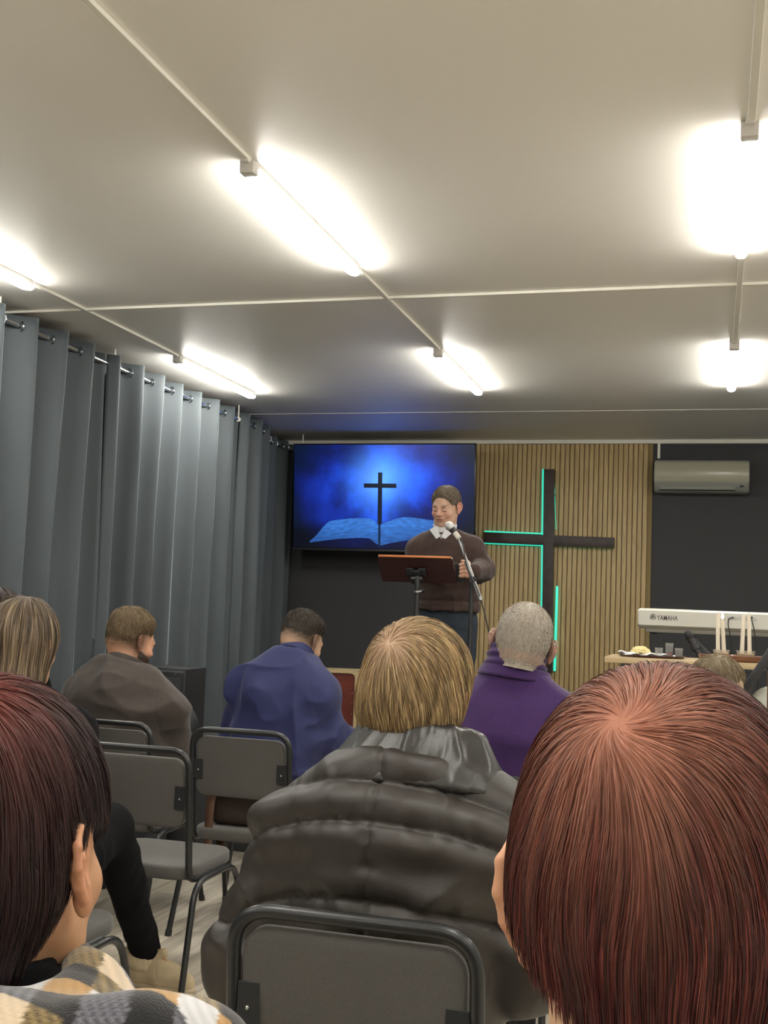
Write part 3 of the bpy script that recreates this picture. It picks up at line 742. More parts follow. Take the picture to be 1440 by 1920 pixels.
bm = bmesh.new(); box(bm, 0, -0.2, 0.68, 0.42, 0.02, 0.07, 0.006); obj('back_rail', bm, M_brownw, t)
bm = bmesh.new(); bmesh.ops.create_uvsphere(bm, u_segments=24, v_segments=14, radius=1)
bmesh.ops.scale(bm, vec=(0.13, 0.09, 0.09), verts=bm.verts)
o = obj('cushion', bm, M_cush, None, (g0.x + 0.06, 6.47, STAGE + 0.455 + 0.088)); tag(o, 'round white cushion on the brown chair at right edge', 'cushion')
# ------------------------------------------------------------ lectern and microphone
LY = 6.14
a_ = at_y(707, 1042, LY); b_ = at_y(848, 1048, LY)
LW = b_.x - a_.x; LXc = (a_.x + b_.x) / 2; LZ = (a_.z + b_.z) / 2
t = empty('lectern', (LXc + 0.01, LY + 0.06, STAGE), 0, 'reddish brown wooden lectern board on a black pole in front of the preacher', 'lectern')
ang = math.atan2(0.135, 0.125); bl = math.hypot(0.135, 0.125)
Rm = Matrix.Rotation(-ang, 3, 'X')
top = Vector((-0.01, -0.06, LZ - STAGE)); 
bm = bmesh.new()
out = [Vector((x_, 0, y_)) for x_, y_ in rrect(LW, bl, 0.016, 5)]
slab(bm, out, Vector((0, 0.016, 0)))
bmesh.ops.rotate(bm, cent=(0, 0, 0), matrix=Matrix.Rotation(math.pi / 2 - ang, 3, 'X'), verts=bm.verts)
mid = Vector((-0.01, -0.06 + 0.0625, LZ - STAGE - 0.0675))
bmesh.ops.translate(bm, vec=mid, verts=bm.verts)
obj('board', bm, M_mahog, t)
bm = bmesh.new(); box(bm, 0, 0, 0, LW - 0.014, 0.017, 0.012, 0.004)
bmesh.ops.translate(bm, vec=(-0.01, -0.057, LZ - STAGE + 0.004), verts=bm.verts); obj('top_edge', bm, M_orange, t)
bm = bmesh.new(); box(bm, -0.035, 0, 0, 0.04, 0.016, 0.055, 0.003); box(bm, 0.035, 0, 0, 0.04, 0.016, 0.055, 0.003); box(bm, 0, -0.006, 0, 0.05, 0.018, 0.035, 0.003)
bmesh.ops.rotate(bm, cent=(0, 0, 0), matrix=Matrix.Rotation(math.pi / 2 - ang, 3, 'X'), verts=bm.verts)
bmesh.ops.translate(bm, vec=mid + Vector((0, -0.006, -0.012)), verts=bm.verts); obj('hinge_plate', bm, M_plate, t)
px_ = at_y(782, 1110, LY + 0.06).x - t.location.x
bm = bmesh.new(); tube(bm, [(px_, 0, LZ - STAGE - 0.115), (px_, 0, 0.06)], 0.0125, 14); obj('pole', bm, M_black, t)
bm = bmesh.new(); tube(bm, [(px_ - 0.035, 0, LZ - STAGE - 0.115), (px_ + 0.03, 0, LZ - STAGE - 0.115)], 0.014, 12); tube(bm, [(px_, 0, LZ - STAGE - 0.10), (px_, 0, LZ - STAGE - 0.16)], 0.016, 12); obj('tilt_joint', bm, M_black, t)
bm = bmesh.new(); tube(bm, [(px_, 0, LZ - STAGE - 0.182), (px_, 0, LZ - STAGE - 0.192)], 0.017, 14); tube(bm, [(px_ + 0.01, -0.01, LZ - STAGE - 0.187), (px_ + 0.035, -0.015, LZ - STAGE - 0.183)], 0.004, 8); obj('clamp', bm, M_screw, t)
bm = bmesh.new(); tube(bm, [(px_ + 0.033, -0.015, LZ - STAGE - 0.183), (px_ + 0.05, -0.018, LZ - STAGE - 0.176)], 0.012, 10); obj('knob', bm, M_plastic, t)
for k_ in range(3):
    a = math.radians(120 * k_ + 90); bm = bmesh.new(); tube(bm, [(px_, 0, 0.18), (px_ + 0.28 * math.cos(a), 0.28 * math.sin(a), 0.008)], 0.008, 8); obj('leg', bm, M_black, t)

SY = 6.24
mc = at_y(842.5, 985.5, SY + 0.05); mb = at_y(855, 1002, SY + 0.04); be = at_y(902, 1126, SY - 0.04); pv = at_y(886.5, 1087, SY - 0.02)
base = Vector((at_y(881, 1200, SY).x, SY, STAGE))
t = empty('microphone_stand', base, 0, 'silver-headed microphone on a boom stand at the preacher\'s mouth', 'microphone')
R_ = lambda v: v - base
d = (mc - mb).normalized()
M_mesh = mat('silver_mesh', (0.62, 0.62, 0.60), 0.35, metal=0.8, bump=0.8, bscale=900)
bm = bmesh.new(); tube(bm, [R_(mc) - d * 0.028, R_(mc) - d * 0.02, R_(mc) - d * 0.006, R_(mc) + d * 0.010, R_(mc) + d * 0.020, R_(mc) + d * 0.0255], [0.018, 0.023, 0.0265, 0.0235, 0.015, 0.003], 20); obj('grille', bm, M_mesh, t)
bm = bmesh.new(); tube(bm, [R_(mc) - d * 0.027, R_(mc) - d * 0.05, R_(mb)], [0.021, 0.015, 0.013], 16); obj('handle', bm, M_plastic, t)
bm = bmesh.new(); tube(bm, [R_(mb) + d * 0.012, R_(mb) - d * 0.03], [0.0155, 0.0155], 14); obj('clip', bm, mat('pale_clip', (0.55, 0.52, 0.46), 0.4), t)
M_boom = mat('brushed_boom', (0.30, 0.30, 0.30), 0.35, metal=0.7)
bm = bmesh.new(); tube(bm, [R_(mb) - d * 0.02, R_(be)], 0.0075, 12); obj('boom', bm, M_boom, t)
db = (be - mb).normalized(); q0 = mb + db * ((pv - mb).length - 0.115)
bm = bmesh.new(); tube(bm, [R_(q0), R_(q0 + db * 0.1)], 0.0135, 12); tube(bm, [R_(be) - db * 0.13, R_(be)], 0.0115, 12); obj('boom_sleeve', bm, M_boom, t)
bm = bmesh.new(); tube(bm, [R_(pv) + Vector((0, -0.012, 0)), R_(pv) + Vector((0, 0.03, 0))], 0.018, 14); tube(bm, [R_(pv) + Vector((0, 0.015, 0)), Vector((0, 0, R_(pv).z - 0.03))], 0.012, 10); obj('pivot', bm, M_black, t)
bm = bmesh.new(); tube(bm, [(0, 0, R_(pv).z - 0.02), (0, 0, 0.03)], 0.0115, 12); tube(bm, [(0, 0, 0.50), (0, 0, 0.58)], 0.017, 12); obj('pole', bm, M_black, t)
for k_ in range(3):
    a = math.radians(120 * k_ + 15); bm = bmesh.new(); tube(bm, [(0, 0, 0.16), (0.27 * math.cos(a), 0.27 * math.sin(a), 0.008)], 0.008, 8); obj('leg', bm, M_black, t)
# cable: along the boom then hanging down
P_ = [mb - d * 0.03 + Vector((0.004, 0, -0.004)), at_y(868, 1020, SY - 0.01), at_y(872, 1045, SY - 0.02), at_y(876, 1064, SY - 0.03), at_y(893, 1100, SY - 0.05), at_y(903, 1128, SY - 0.04), at_y(911, 1160, SY - 0.04), at_y(918, 1192, SY - 0.03), at_y(919, 1250, SY - 0.02)]
P_.append(Vector((P_[-1].x + 0.02, SY, STAGE + 0.01))); P_.append(Vector((P_[-1].x + 0.4, SY + 0.3, STAGE + 0.006)))
bm = bmesh.new(); tube(bm, fillet(P_, 0.06, 4), 0.0038, 8); o = obj('microphone_cable', bm, M_plastic); tag(o, 'black microphone cable hanging from the boom beside the preacher', 'cable')

# ------------------------------------------------------------ speaker box and cajon
p0 = at_y(266, 1250, 6.35); p1 = at_y(347, 1250, 6.35)
w_ = p1.x - p0.x; h_ = p0.z - STAGE
t = empty('loudspeaker', ((p0.x + p1.x) / 2, 6.35 + 0.16, STAGE), 0, 'black loudspeaker box standing by the curtain beyond the man in brown', 'loudspeaker')
bm = bmesh.new(); box(bm, 0, 0, h_ / 2, w_, 0.30, h_, 0.008, 3); obj('cabinet', bm, mat('speaker_cabinet', (0.012, 0.013, 0.015), 0.55), t)
bm = bmesh.new(); box(bm, 0, -0.152, h_ / 2 - 0.015, w_ - 0.05, 0.012, h_ - 0.07, 0.004); obj('grille', bm, mat('speaker_grille', (0.018, 0.020, 0.024), 0.7, bump=0.6, bscale=700), t)
for sx_ in (-1, 1):
    bm = bmesh.new(); tube(bm, [(sx_ * (w_ / 2 - 0.06), -0.155, h_ - 0.035), (sx_ * (w_ / 2 - 0.06), -0.160, h_ - 0.035)], 0.006, 10); obj('screw', bm, M_screw, t)
bm = bmesh.new(); box(bm, 0, -0.149, h_ - 0.02, w_ - 0.01, 0.006, 0.012, 0.002); obj('top_strip', bm, mat('strip_grey', (0.07, 0.075, 0.08), 0.4), t)

cj = at_y(664, 1258, 8.55)
cw, cd, ch = 0.30, 0.30, cj.z - STAGE
t = empty('cajon', (cj.x - 0.16, 8.70, STAGE), math.radians(14), 'pale wooden box drum with rusty red front beyond the man in blue', 'drum')
M_ply = wood_material('birch_ply_sides', (0.38, 0.29, 0.14), (0.44, 0.34, 0.18), 0.5, (3, 3, 20))
M_rust = mat('rust_red_panel', (0.10, 0.018, 0.010), 0.35, var=0.25, vscale=9, coat=0.3)
bm = bmesh.new()
o1 = rrect(cw, ch, 0.004, 2); i1 = rrect(cw - 0.05, ch - 0.045, 0.03, 2)
oa = [bm.verts.new((x_, -cd / 2, y_ + ch / 2)) for x_, y_ in o1]; ia = [bm.verts.new((x_, -cd / 2, y_ + ch / 2)) for x_, y_ in i1]
ob = [bm.verts.new((x_, cd / 2, y_ + ch / 2)) for x_, y_ in o1]; ib = [bm.verts.new((x_, -cd / 2 + 0.02, y_ + ch / 2)) for x_, y_ in i1]
nn = len(oa)
for k_ in range(nn):
    k2 = (k_ + 1) % nn
    bm.faces.new((oa[k_], oa[k2], ia[k2], ia[k_])); bm.faces.new((oa[k_], ob[k_], ob[k2], oa[k2])); bm.faces.new((ia[k_], ia[k2], ib[k2], ib[k_]))
bm.faces.new(ob[::-1]); bm.faces.new(ib)
obj('box_frame', bm, M_ply, t)
bm = bmesh.new(); slab(bm, [Vector((x_, -cd / 2 + 0.018, y_ + ch / 2)) for x_, y_ in rrect(cw - 0.052, ch - 0.047, 0.03, 5)], Vector((0, -0.006, 0))); obj('front_panel', bm, M_rust, t)
for zz in (0.14, 0.22, 0.3):
    for sx_ in (-1, 1):
        bm = bmesh.new(); tube(bm, [(sx_ * (cw / 2 - 0.042), -cd / 2 + 0.013, zz), (sx_ * (cw / 2 - 0.042), -cd / 2 + 0.009, zz)], 0.004, 8); obj('screw', bm, M_screw, t)

# ------------------------------------------------------------ chairs
SEAT_Z = 0.425
def make_chair(label, group='grey padded stacking chairs in rows'):
    t = empty('chair', (0, 0, 0), 0, label, 'chair', group)
    hw = 0.214
    pts = [(hw, 0.10, 0.375), (hw, -0.185, 0.375), (hw, -0.235, 0.83), (-hw, -0.235, 0.83), (-hw, -0.185, 0.375), (-hw, 0.10, 0.375)]
    a = fillet([pts[0], pts[1], ((hw), -0.2105, 0.6)], 0.055, 6)
    b_ = fillet([(hw, -0.2105, 0.6), pts[2], pts[3], (-hw, -0.2105, 0.6)], 0.075, 8)
    c_ = fillet([(-hw, -0.2105, 0.6), pts[4], pts[5]], 0.055, 6)
    bm = bmesh.new(); tube(bm, a + b_[1:] + c_[1:], 0.0125, 14); obj('back_frame', bm, M_tube, t)
    # padded back
    def pad(w, h, th, rad, nm, zc, yc, rx, m):
        bm = bmesh.new()
        prof = [(0.0, 0.5), (0.006, 0.90), (0.5, 1.0), (0.994, 0.90), (1.0, 0.5)]
        levels = [(-0.5, -0.020), (-0.46, -0.006), (-0.3, 0.0), (0.3, 0.0), (0.46, -0.006), (0.5, -0.020)]
        rings = []
        for f, ins in levels:
            rings.append([bm.verts.new((x_, f * th, y_)) for x_, y_ in rrect(w + 2 * ins, h + 2 * ins, max(0.01, rad + ins), 7)])
        for u, v in zip(rings, rings[1:]):
            for k_ in range(len(u)): bm.faces.new((u[k_], u[(k_ + 1) % len(u)], v[(k_ + 1) % len(u)], v[k_]))
        bm.faces.new(rings[0]); bm.faces.new(rings[-1][::-1])
        return obj(nm, bm, m, t, (0, yc, zc), (rx, 0, 0), angle=60)
    pad(0.392, 0.245, 0.030, 0.045, 'backrest', 0.68, -0.2105, math.radians(6.3), M_fab)
    o = pad(0.44, 0.42, 0.050, 0.085, 'seat', SEAT_Z - 0.025, 0.01, math.radians(90), M_fab)
    for sx_ in (-1, 1):
        bm = bmesh.new(); box(bm, sx_ * 0.183, -0.2275, 0.668, 0.040, 0.004, 0.078, 0.001, 1, rot=None); br_ = obj('bracket', bm, M_plate, t)
        bm = bmesh.new(); bmesh.ops.create_uvsphere(bm, u_segments=8, v_segments=6, radius=0.004); obj('bolt', bm, M_screw, br_, (sx_ * 0.183, -0.230, 0.664))
        xs_ = sx_ * 0.235
        leg = fillet([(sx_ * 0.252, -0.285, 0.008), (xs_, -0.175, 0.372), (xs_, 0.175, 0.372), (sx_ * 0.252, 0.285, 0.008)], 0.085, 8)
        bm = bmesh.new(); tube(bm, leg, 0.0115, 12); lf_ = obj('leg_frame', bm, M_tube, t)
        for yy in (-0.287, 0.287):
            bm = bmesh.new(); tube(bm, [(sx_ * 0.2524, yy, 0.0), (sx_ * 0.2515, yy * 0.975, 0.022)], 0.014, 10); obj('foot_cap', bm, M_plastic, lf_)
    for yy in (-0.10, 0.12):
        bm = bmesh.new(); box(bm, 0, yy, 0.3665, 0.46, 0.022, 0.012, 0.002); obj('cross_bar', bm, M_tube, t)
    return t
CH0 = make_chair('grey padded chair with black tube frame right in front, back of the puffer jacket wearer')
used = [False]
def chair(x, y, rz, label):
    c = CH0 if not used[0] else copy_tree(CH0)
    used[0] = True
    c.location = (x, y, 0); c.rotation_euler = (0, 0, rz); c['label'] = label
    return c
# ------------------------------------------------------------ organic modelling: implicit surfaces meshed to quads
A3 = lambda *a: np.array(a, dtype=float)
def nrm(v):
    v = np.asarray(v, float); return v / (np.linalg.norm(v) + 1e-12)
def s_cap(P, a, b, ra, rb):
    a = np.asarray(a, float); b = np.asarray(b, float); d = b - a
    t = np.clip(((P - a) @ d) / max(d @ d, 1e-9), 0, 1)
    return np.linalg.norm(P - a - t[:, None] * d, axis=1) - (ra + (rb - ra) * t)
def s_ell(P, c, r, R=None):
    q = P - np.asarray(c, float)
    if R is not None: q = q @ R
    r = np.asarray(r, float)
    k0 = np.linalg.norm(q / r, axis=1); k1 = np.linalg.norm(q / (r * r), axis=1)
    return k0 * (k0 - 1) / np.maximum(k1, 1e-9)
def s_box(P, c, h, rad, R=None):
    q = P - np.asarray(c, float)
    if R is not None: q = q @ R
    q = np.abs(q) - (np.asarray(h, float) - rad)
    return np.linalg.norm(np.maximum(q, 0), axis=1) + np.minimum(q.max(axis=1), 0) - rad
def smin(a, b, k):
    hh = np.clip(0.5 + 0.5 * (b - a) / k, 0, 1)
    return b * (1 - hh) + a * hh - k * hh * (1 - hh)
def smax(a, b, k): return -smin(-a, -b, k)
def prims(P, L, infl=0.0, k=0.05):
    d = None
    for p in L:
        kk = k
        if p[0] == 'c': v = s_cap(P, p[1], p[2], p[3] + infl, p[4] + infl); kk = p[5] if len(p) > 5 else k
        else:
            v = s_ell(P, p[1], np.asarray(p[2]) + infl, p[3]); kk = p[4] if len(p) > 4 else k
        d = v if d is None else smin(d, v, kk)
    return d
def nets(fn, lo, hi, h, smooth=1):
    lo = np.asarray(lo, float); hi = np.asarray(hi, float)
    n = np.ceil((hi - lo) / h / 4).astype(int) * 4 + 1
    ax = [lo[i] + h * np.arange(n[i]) for i in range(3)]
    cx_, cy_, cz_ = [a[::4] for a in ax]
    Gc = np.stack(np.meshgrid(cx_, cy_, cz_, indexing='ij'), -1).reshape(-1, 3)
    vc = fn(Gc).reshape(len(cx_), len(cy_), len(cz_))
    near = np.abs(vc) < 4 * h * 1.9
    from_idx = [np.minimum((np.arange(n[i]) + 2) // 4, len((cx_, cy_, cz_)[i]) - 1) for i in range(3)]
    vals = vc[np.ix_(*from_idx)].astype(np.float64)
    mk = near[np.ix_(*from_idx)]
    I = np.argwhere(mk)
    if len(I):
        out = np.empty(len(I))
        for s in range(0, len(I), 400000):
            q = I[s:s + 400000]; out[s:s + 400000] = fn(lo + q * h)
        vals[mk] = out
    S = vals < 0
    cnt = np.zeros(n - 1, dtype=np.int8)
    for dx in (0, 1):
        for dy in (0, 1):
            for dz in (0, 1):
                cnt += S[dx:n[0] - 1 + dx, dy:n[1] - 1 + dy, dz:n[2] - 1 + dz]
    act = (cnt > 0) & (cnt < 8)
    cells = np.argwhere(act); vid = -np.ones(n - 1, dtype=np.int64); vid[act] = np.arange(len(cells))
    acc = np.zeros((len(cells), 3)); num = np.zeros(len(cells))
    for axis in range(3):
        o = [i for i in range(3) if i != axis]
        for a in (0, 1):
            for b in (0, 1):
                c0 = cells.copy(); c0[:, o[0]] += a; c0[:, o[1]] += b; c1_ = c0.copy(); c1_[:, axis] += 1
                v0 = vals[c0[:, 0], c0[:, 1], c0[:, 2]]; v1 = vals[c1_[:, 0], c1_[:, 1], c1_[:, 2]]
                m_ = (v0 < 0) != (v1 < 0)
                t_ = np.where(m_, v0 / np.where(m_, v0 - v1, 1), 0)
                p_ = c0.astype(float); p_[:, axis] += t_
                acc[m_] += p_[m_]; num[m_] += 1
    V = lo + acc / num[:, None] * h
    F = []
    for axis in range(3):
        o = [(axis + 1) % 3, (axis + 2) % 3]
        sl0 = [slice(None)] * 3; sl1 = [slice(None)] * 3; sl0[axis] = slice(0, -1); sl1[axis] = slice(1, None)
        d = S[tuple(sl0)] != S[tuple(sl1)]
        e = np.argwhere(d)
        e = e[(e[:, o[0]] > 0) & (e[:, o[1]] > 0) & (e[:, o[0]] < n[o[0]] - 1) & (e[:, o[1]] < n[o[1]] - 1)]
        if not len(e): continue
        def cell(a, b):
            c = e.copy(); c[:, o[0]] -= a; c[:, o[1]] -= b; return vid[c[:, 0], c[:, 1], c[:, 2]]
        q = np.stack([cell(1, 1), cell(0, 1), cell(0, 0), cell(1, 0)], 1)
        inside = S[e[:, 0], e[:, 1], e[:, 2]]
        q[~inside] = q[~inside][:, ::-1]
        F.append(q)
    F = np.concatenate(F); F = F[(F >= 0).all(axis=1)]
    for _ in range(smooth): V = laplace(V, F)
    return V, F
def laplace(V, F, w=0.5):
    acc = np.zeros_like(V); num = np.zeros(len(V))
    for a, b in ((0, 1), (1, 2), (2, 3), (3, 0)):
        np.add.at(acc, F[:, a], V[F[:, b]]); np.add.at(num, F[:, a], 1)
        np.add.at(acc, F[:, b], V[F[:, a]]); np.add.at(num, F[:, b], 1)
    return V * (1 - w) + w * acc / np.maximum(num, 1)[:, None]
def vnormals(V, F):
    fn_ = np.cross(V[F[:, 2]] - V[F[:, 0]], V[F[:, 3]] - V[F[:, 1]])
    N = np.zeros_like(V)
    for i in range(4): np.add.at(N, F[:, i], fn_)
    return N / (np.linalg.norm(N, axis=1)[:, None] + 1e-12)
def ridge(n, p=1.0): return (1 - np.abs(2 * n - 1)) ** p
def join(parts):
    Vs = []; Fs = []; Cs = []; n = 0
    for p in parts:
        Vs.append(p[0]); Fs.append(p[1] + n); n += len(p[0]); Cs.append(p[2] if len(p) > 2 else np.ones((len(p[0]), 3)))
    return np.concatenate(Vs), np.concatenate(Fs), np.concatenate(Cs)
def rot(yaw=0, pitch=0, roll=0):
    """head pose: yaw to its left (+), pitch down (+), roll towards its right shoulder (+); degrees; columns are local axes"""
    return np.array(Matrix.Rotation(math.radians(yaw), 3, 'Z') @ Matrix.Rotation(math.radians(-pitch), 3, 'X') @ Matrix.Rotation(math.radians(roll), 3, 'Y'))

# --- head in its own space: origin between the ears, +Y face, +Z crown
def ear_sdf(P, side, flare=24):
    """P in head space"""
    a = math.radians(flare * side)
    R = np.array(Matrix.Rotation(a, 3, 'Z') @ Matrix.Rotation(math.radians(-10 * side), 3, 'Y') @ Matrix.Rotation(math.radians(12), 3, 'X'))
    q = (P - A3(0.0795 * side, -0.006, -0.002)) @ R
    q = q * A3(side, 1, 1)                      # +x outwards
    d = s_ell(q, A3(0.006, -0.006, 0.006), A3(0.006, 0.0175, 0.029))
    d = smin(d, s_ell(q, A3(0.003, -0.001, -0.026), A3(0.006, 0.0095, 0.0125)), 0.010)
    pts = [(0.006, 0.012, 0.004), (0.010, 0.011, 0.022), (0.012, 0.002, 0.034), (0.014, -0.011, 0.034), (0.0145, -0.021, 0.022), (0.013, -0.023, 0.006), (0.010, -0.018, -0.010), (0.008, -0.010, -0.022)]
    for u, v in zip(pts, pts[1:]): d = smin(d, s_cap(q, A3(*u), A3(*v), 0.0036, 0.0036), 0.003)
    pts = [(0.010, -0.001, 0.022), (0.0115, -0.010, 0.010), (0.010, -0.010, -0.006), (0.008, -0.002, -0.016)]
    for u, v in zip(pts, pts[1:]): d = smin(d, s_cap(q, A3(*u), A3(*v), 0.0028, 0.0028), 0.004)
    d = smax(d, -s_ell(q, A3(0.014, 0.000, 0.000), A3(0.008, 0.0075, 0.0105)), 0.004)
    return d
def head_sdf(P, face=True, neck=0.056, jaw=1.0, ears=True, nk=A3(0, -0.05, -0.18)):
    d = s_ell(P, A3(0, -0.016, 0.040), A3(0.0765, 0.097, 0.084))
    d = smin(d, s_ell(P, A3(0, -0.045, 0.005), A3(0.066, 0.062, 0.062)), 0.03)
    d = smin(d, s_ell(P, A3(0, 0.032, -0.025), A3(0.064, 0.062, 0.082)), 0.035)
    d = smin(d, s_ell(P, A3(0, 0.048, -0.070), A3(0.045 * jaw, 0.044, 0.036)), 0.03)
    for s in (-1, 1):
        d = smin(d, s_cap(P, A3(s * 0.058, 0.004, -0.045), A3(s * 0.028 * jaw, 0.070, -0.088), 0.014, 0.013), 0.028)
        d = smin(d, s_ell(P, A3(s * 0.040, 0.068, -0.022), A3(0.020, 0.018, 0.018)), 0.025)
    d = smin(d, s_cap(P, A3(0, -0.022, -0.03), nk + A3(0, 0.012, 0), neck, neck + 0.003), 0.03)
    d = smin(d, s_cap(P, A3(0, -0.050, -0.025), nk + A3(0, -0.006, 0), neck * 0.80, neck * 0.95), 0.03)
    if face:
        d = smin(d, s_cap(P, A3(-0.034, 0.082, 0.028), A3(0.034, 0.082, 0.028), 0.010, 0.010), 0.018)
        for s in (-1, 1):
            d = smax(d, -s_ell(P, A3(s * 0.031, 0.104, 0.008), A3(0.019, 0.016, 0.012)), 0.012)
            d = smin(d, s_ell(P, A3(s * 0.031, 0.080, 0.007), A3(0.0150, 0.0125, 0.0120)), 0.004)
            d = smin(d, s_ell(P, A3(s * 0.013, 0.098, -0.020), A3(0.0095, 0.0105, 0.0085)), 0.007)
        d = smin(d, s_cap(P, A3(0, 0.092, 0.016), A3(0, 0.112, -0.016), 0.0085, 0.0115), 0.012)
        d = smin(d, s_ell(P, A3(0, 0.088, -0.043), A3(0.026, 0.014, 0.016)), 0.014)
        d = smin(d, s_ell(P, A3(0, 0.099, -0.0455), A3(0.022, 0.007, 0.0046)), 0.003)
        d = smin(d, s_ell(P, A3(0, 0.098, -0.0570), A3(0.019, 0.008, 0.0055)), 0.003)
        d = smax(d, -s_ell(P, A3(0, 0.108, -0.0508), A3(0.019, 0.012, 0.0018)), 0.002)
        d = smin(d, s_ell(P, A3(0, 0.084, -0.088), A3(0.018, 0.014, 0.015)), 0.014)
    if ears:
        d = np.minimum(d, 10)
        for s in (-1, 1): d = smin(d, ear_sdf(P, s), 0.004)
    return d
def sstep(a, b, x):
    u = np.clip((x - a) / (b - a), 0, 1); return u * u * (3 - 2 * u)
SKIN = A3(0.50, 0.285, 0.185)
def skin_color(Q, base=SKIN, stubble=None, st_col=None, face=True, earred=0.5, lips=True, brow=None):
    """colour of the skin by place on the head (Q in head space)"""
    n = len(Q); C = np.tile(base, (n, 1)) * (0.93 + 0.14 * fbm(Q * 60 + 20, 2, 3))[:, None]
    ear = sstep(0.066, 0.082, np.abs(Q[:, 0])) * sstep(0.05, 0.02, np.abs(Q[:, 2])) * sstep(0.02, 0.0, Q[:, 1])
    C = C * (1 - earred * ear[:, None] * A3(0.0, 0.45, 0.45))
    if face:
        red = np.exp(-((np.abs(Q[:, 0]) - 0.04) / 0.02) ** 2 - ((Q[:, 2] + 0.025) / 0.022) ** 2) * (Q[:, 1] > 0.04) + np.exp(-(Q[:, 0] / 0.014) ** 2 - ((Q[:, 2] + 0.018) / 0.014) ** 2) * (Q[:, 1] > 0.09)
        C = C * (1 - 0.35 * np.clip(red, 0, 1)[:, None] * A3(0.1, 0.55, 0.5))
        if lips:
            lp = np.exp(-(Q[:, 0] / 0.021) ** 4 - ((Q[:, 2] + 0.051) / 0.0085) ** 4) * (Q[:, 1] > 0.088)
            C = C * (1 - lp[:, None]) + lp[:, None] * A3(0.36, 0.12, 0.10)
            mo = np.exp(-(Q[:, 0] / 0.018) ** 4 - ((Q[:, 2] + 0.0508) / 0.002) ** 2) * (Q[:, 1] > 0.08)
            C = C * (1 - 0.8 * mo[:, None])
        if brow is not None:
            br = np.exp(-((np.abs(Q[:, 0]) - 0.032) / 0.018) ** 4 - ((Q[:, 2] - 0.029 - 0.004 * np.abs(Q[:, 0]) / 0.03) / 0.0055) ** 2) * (Q[:, 1] > 0.06)
            C = C * (1 - 0.75 * br[:, None]) + 0.75 * br[:, None] * brow
            ls = np.exp(-((np.abs(Q[:, 0]) - 0.031) / 0.013) ** 4 - ((Q[:, 2] - 0.0005) / 0.0026) ** 2) * (Q[:, 1] > 0.075)
            C = C * (1 - 0.85 * ls[:, None])
    if stubble is not None:
        m_ = stubble(Q)[:, None] * (0.85 + 0.3 * vnoise(Q * 500 + 50, 8))[:, None]
        m_ = np.clip(m_, 0, 1); C = C * (1 - m_) + m_ * st_col
    return C
M_skin = mat('skin', (0.5, 0.3, 0.2), 0.48, attr=True, sss=0.12, bump=0.12, bscale=900, spec=0.4)
M_hair = mat('hair_strands', (0.1, 0.05, 0.03), 0.5, attr=True, spec=0.38)
M_hairs = mat('short_hair', (0.1, 0.05, 0.03), 0.6, attr=True, spec=0.35)

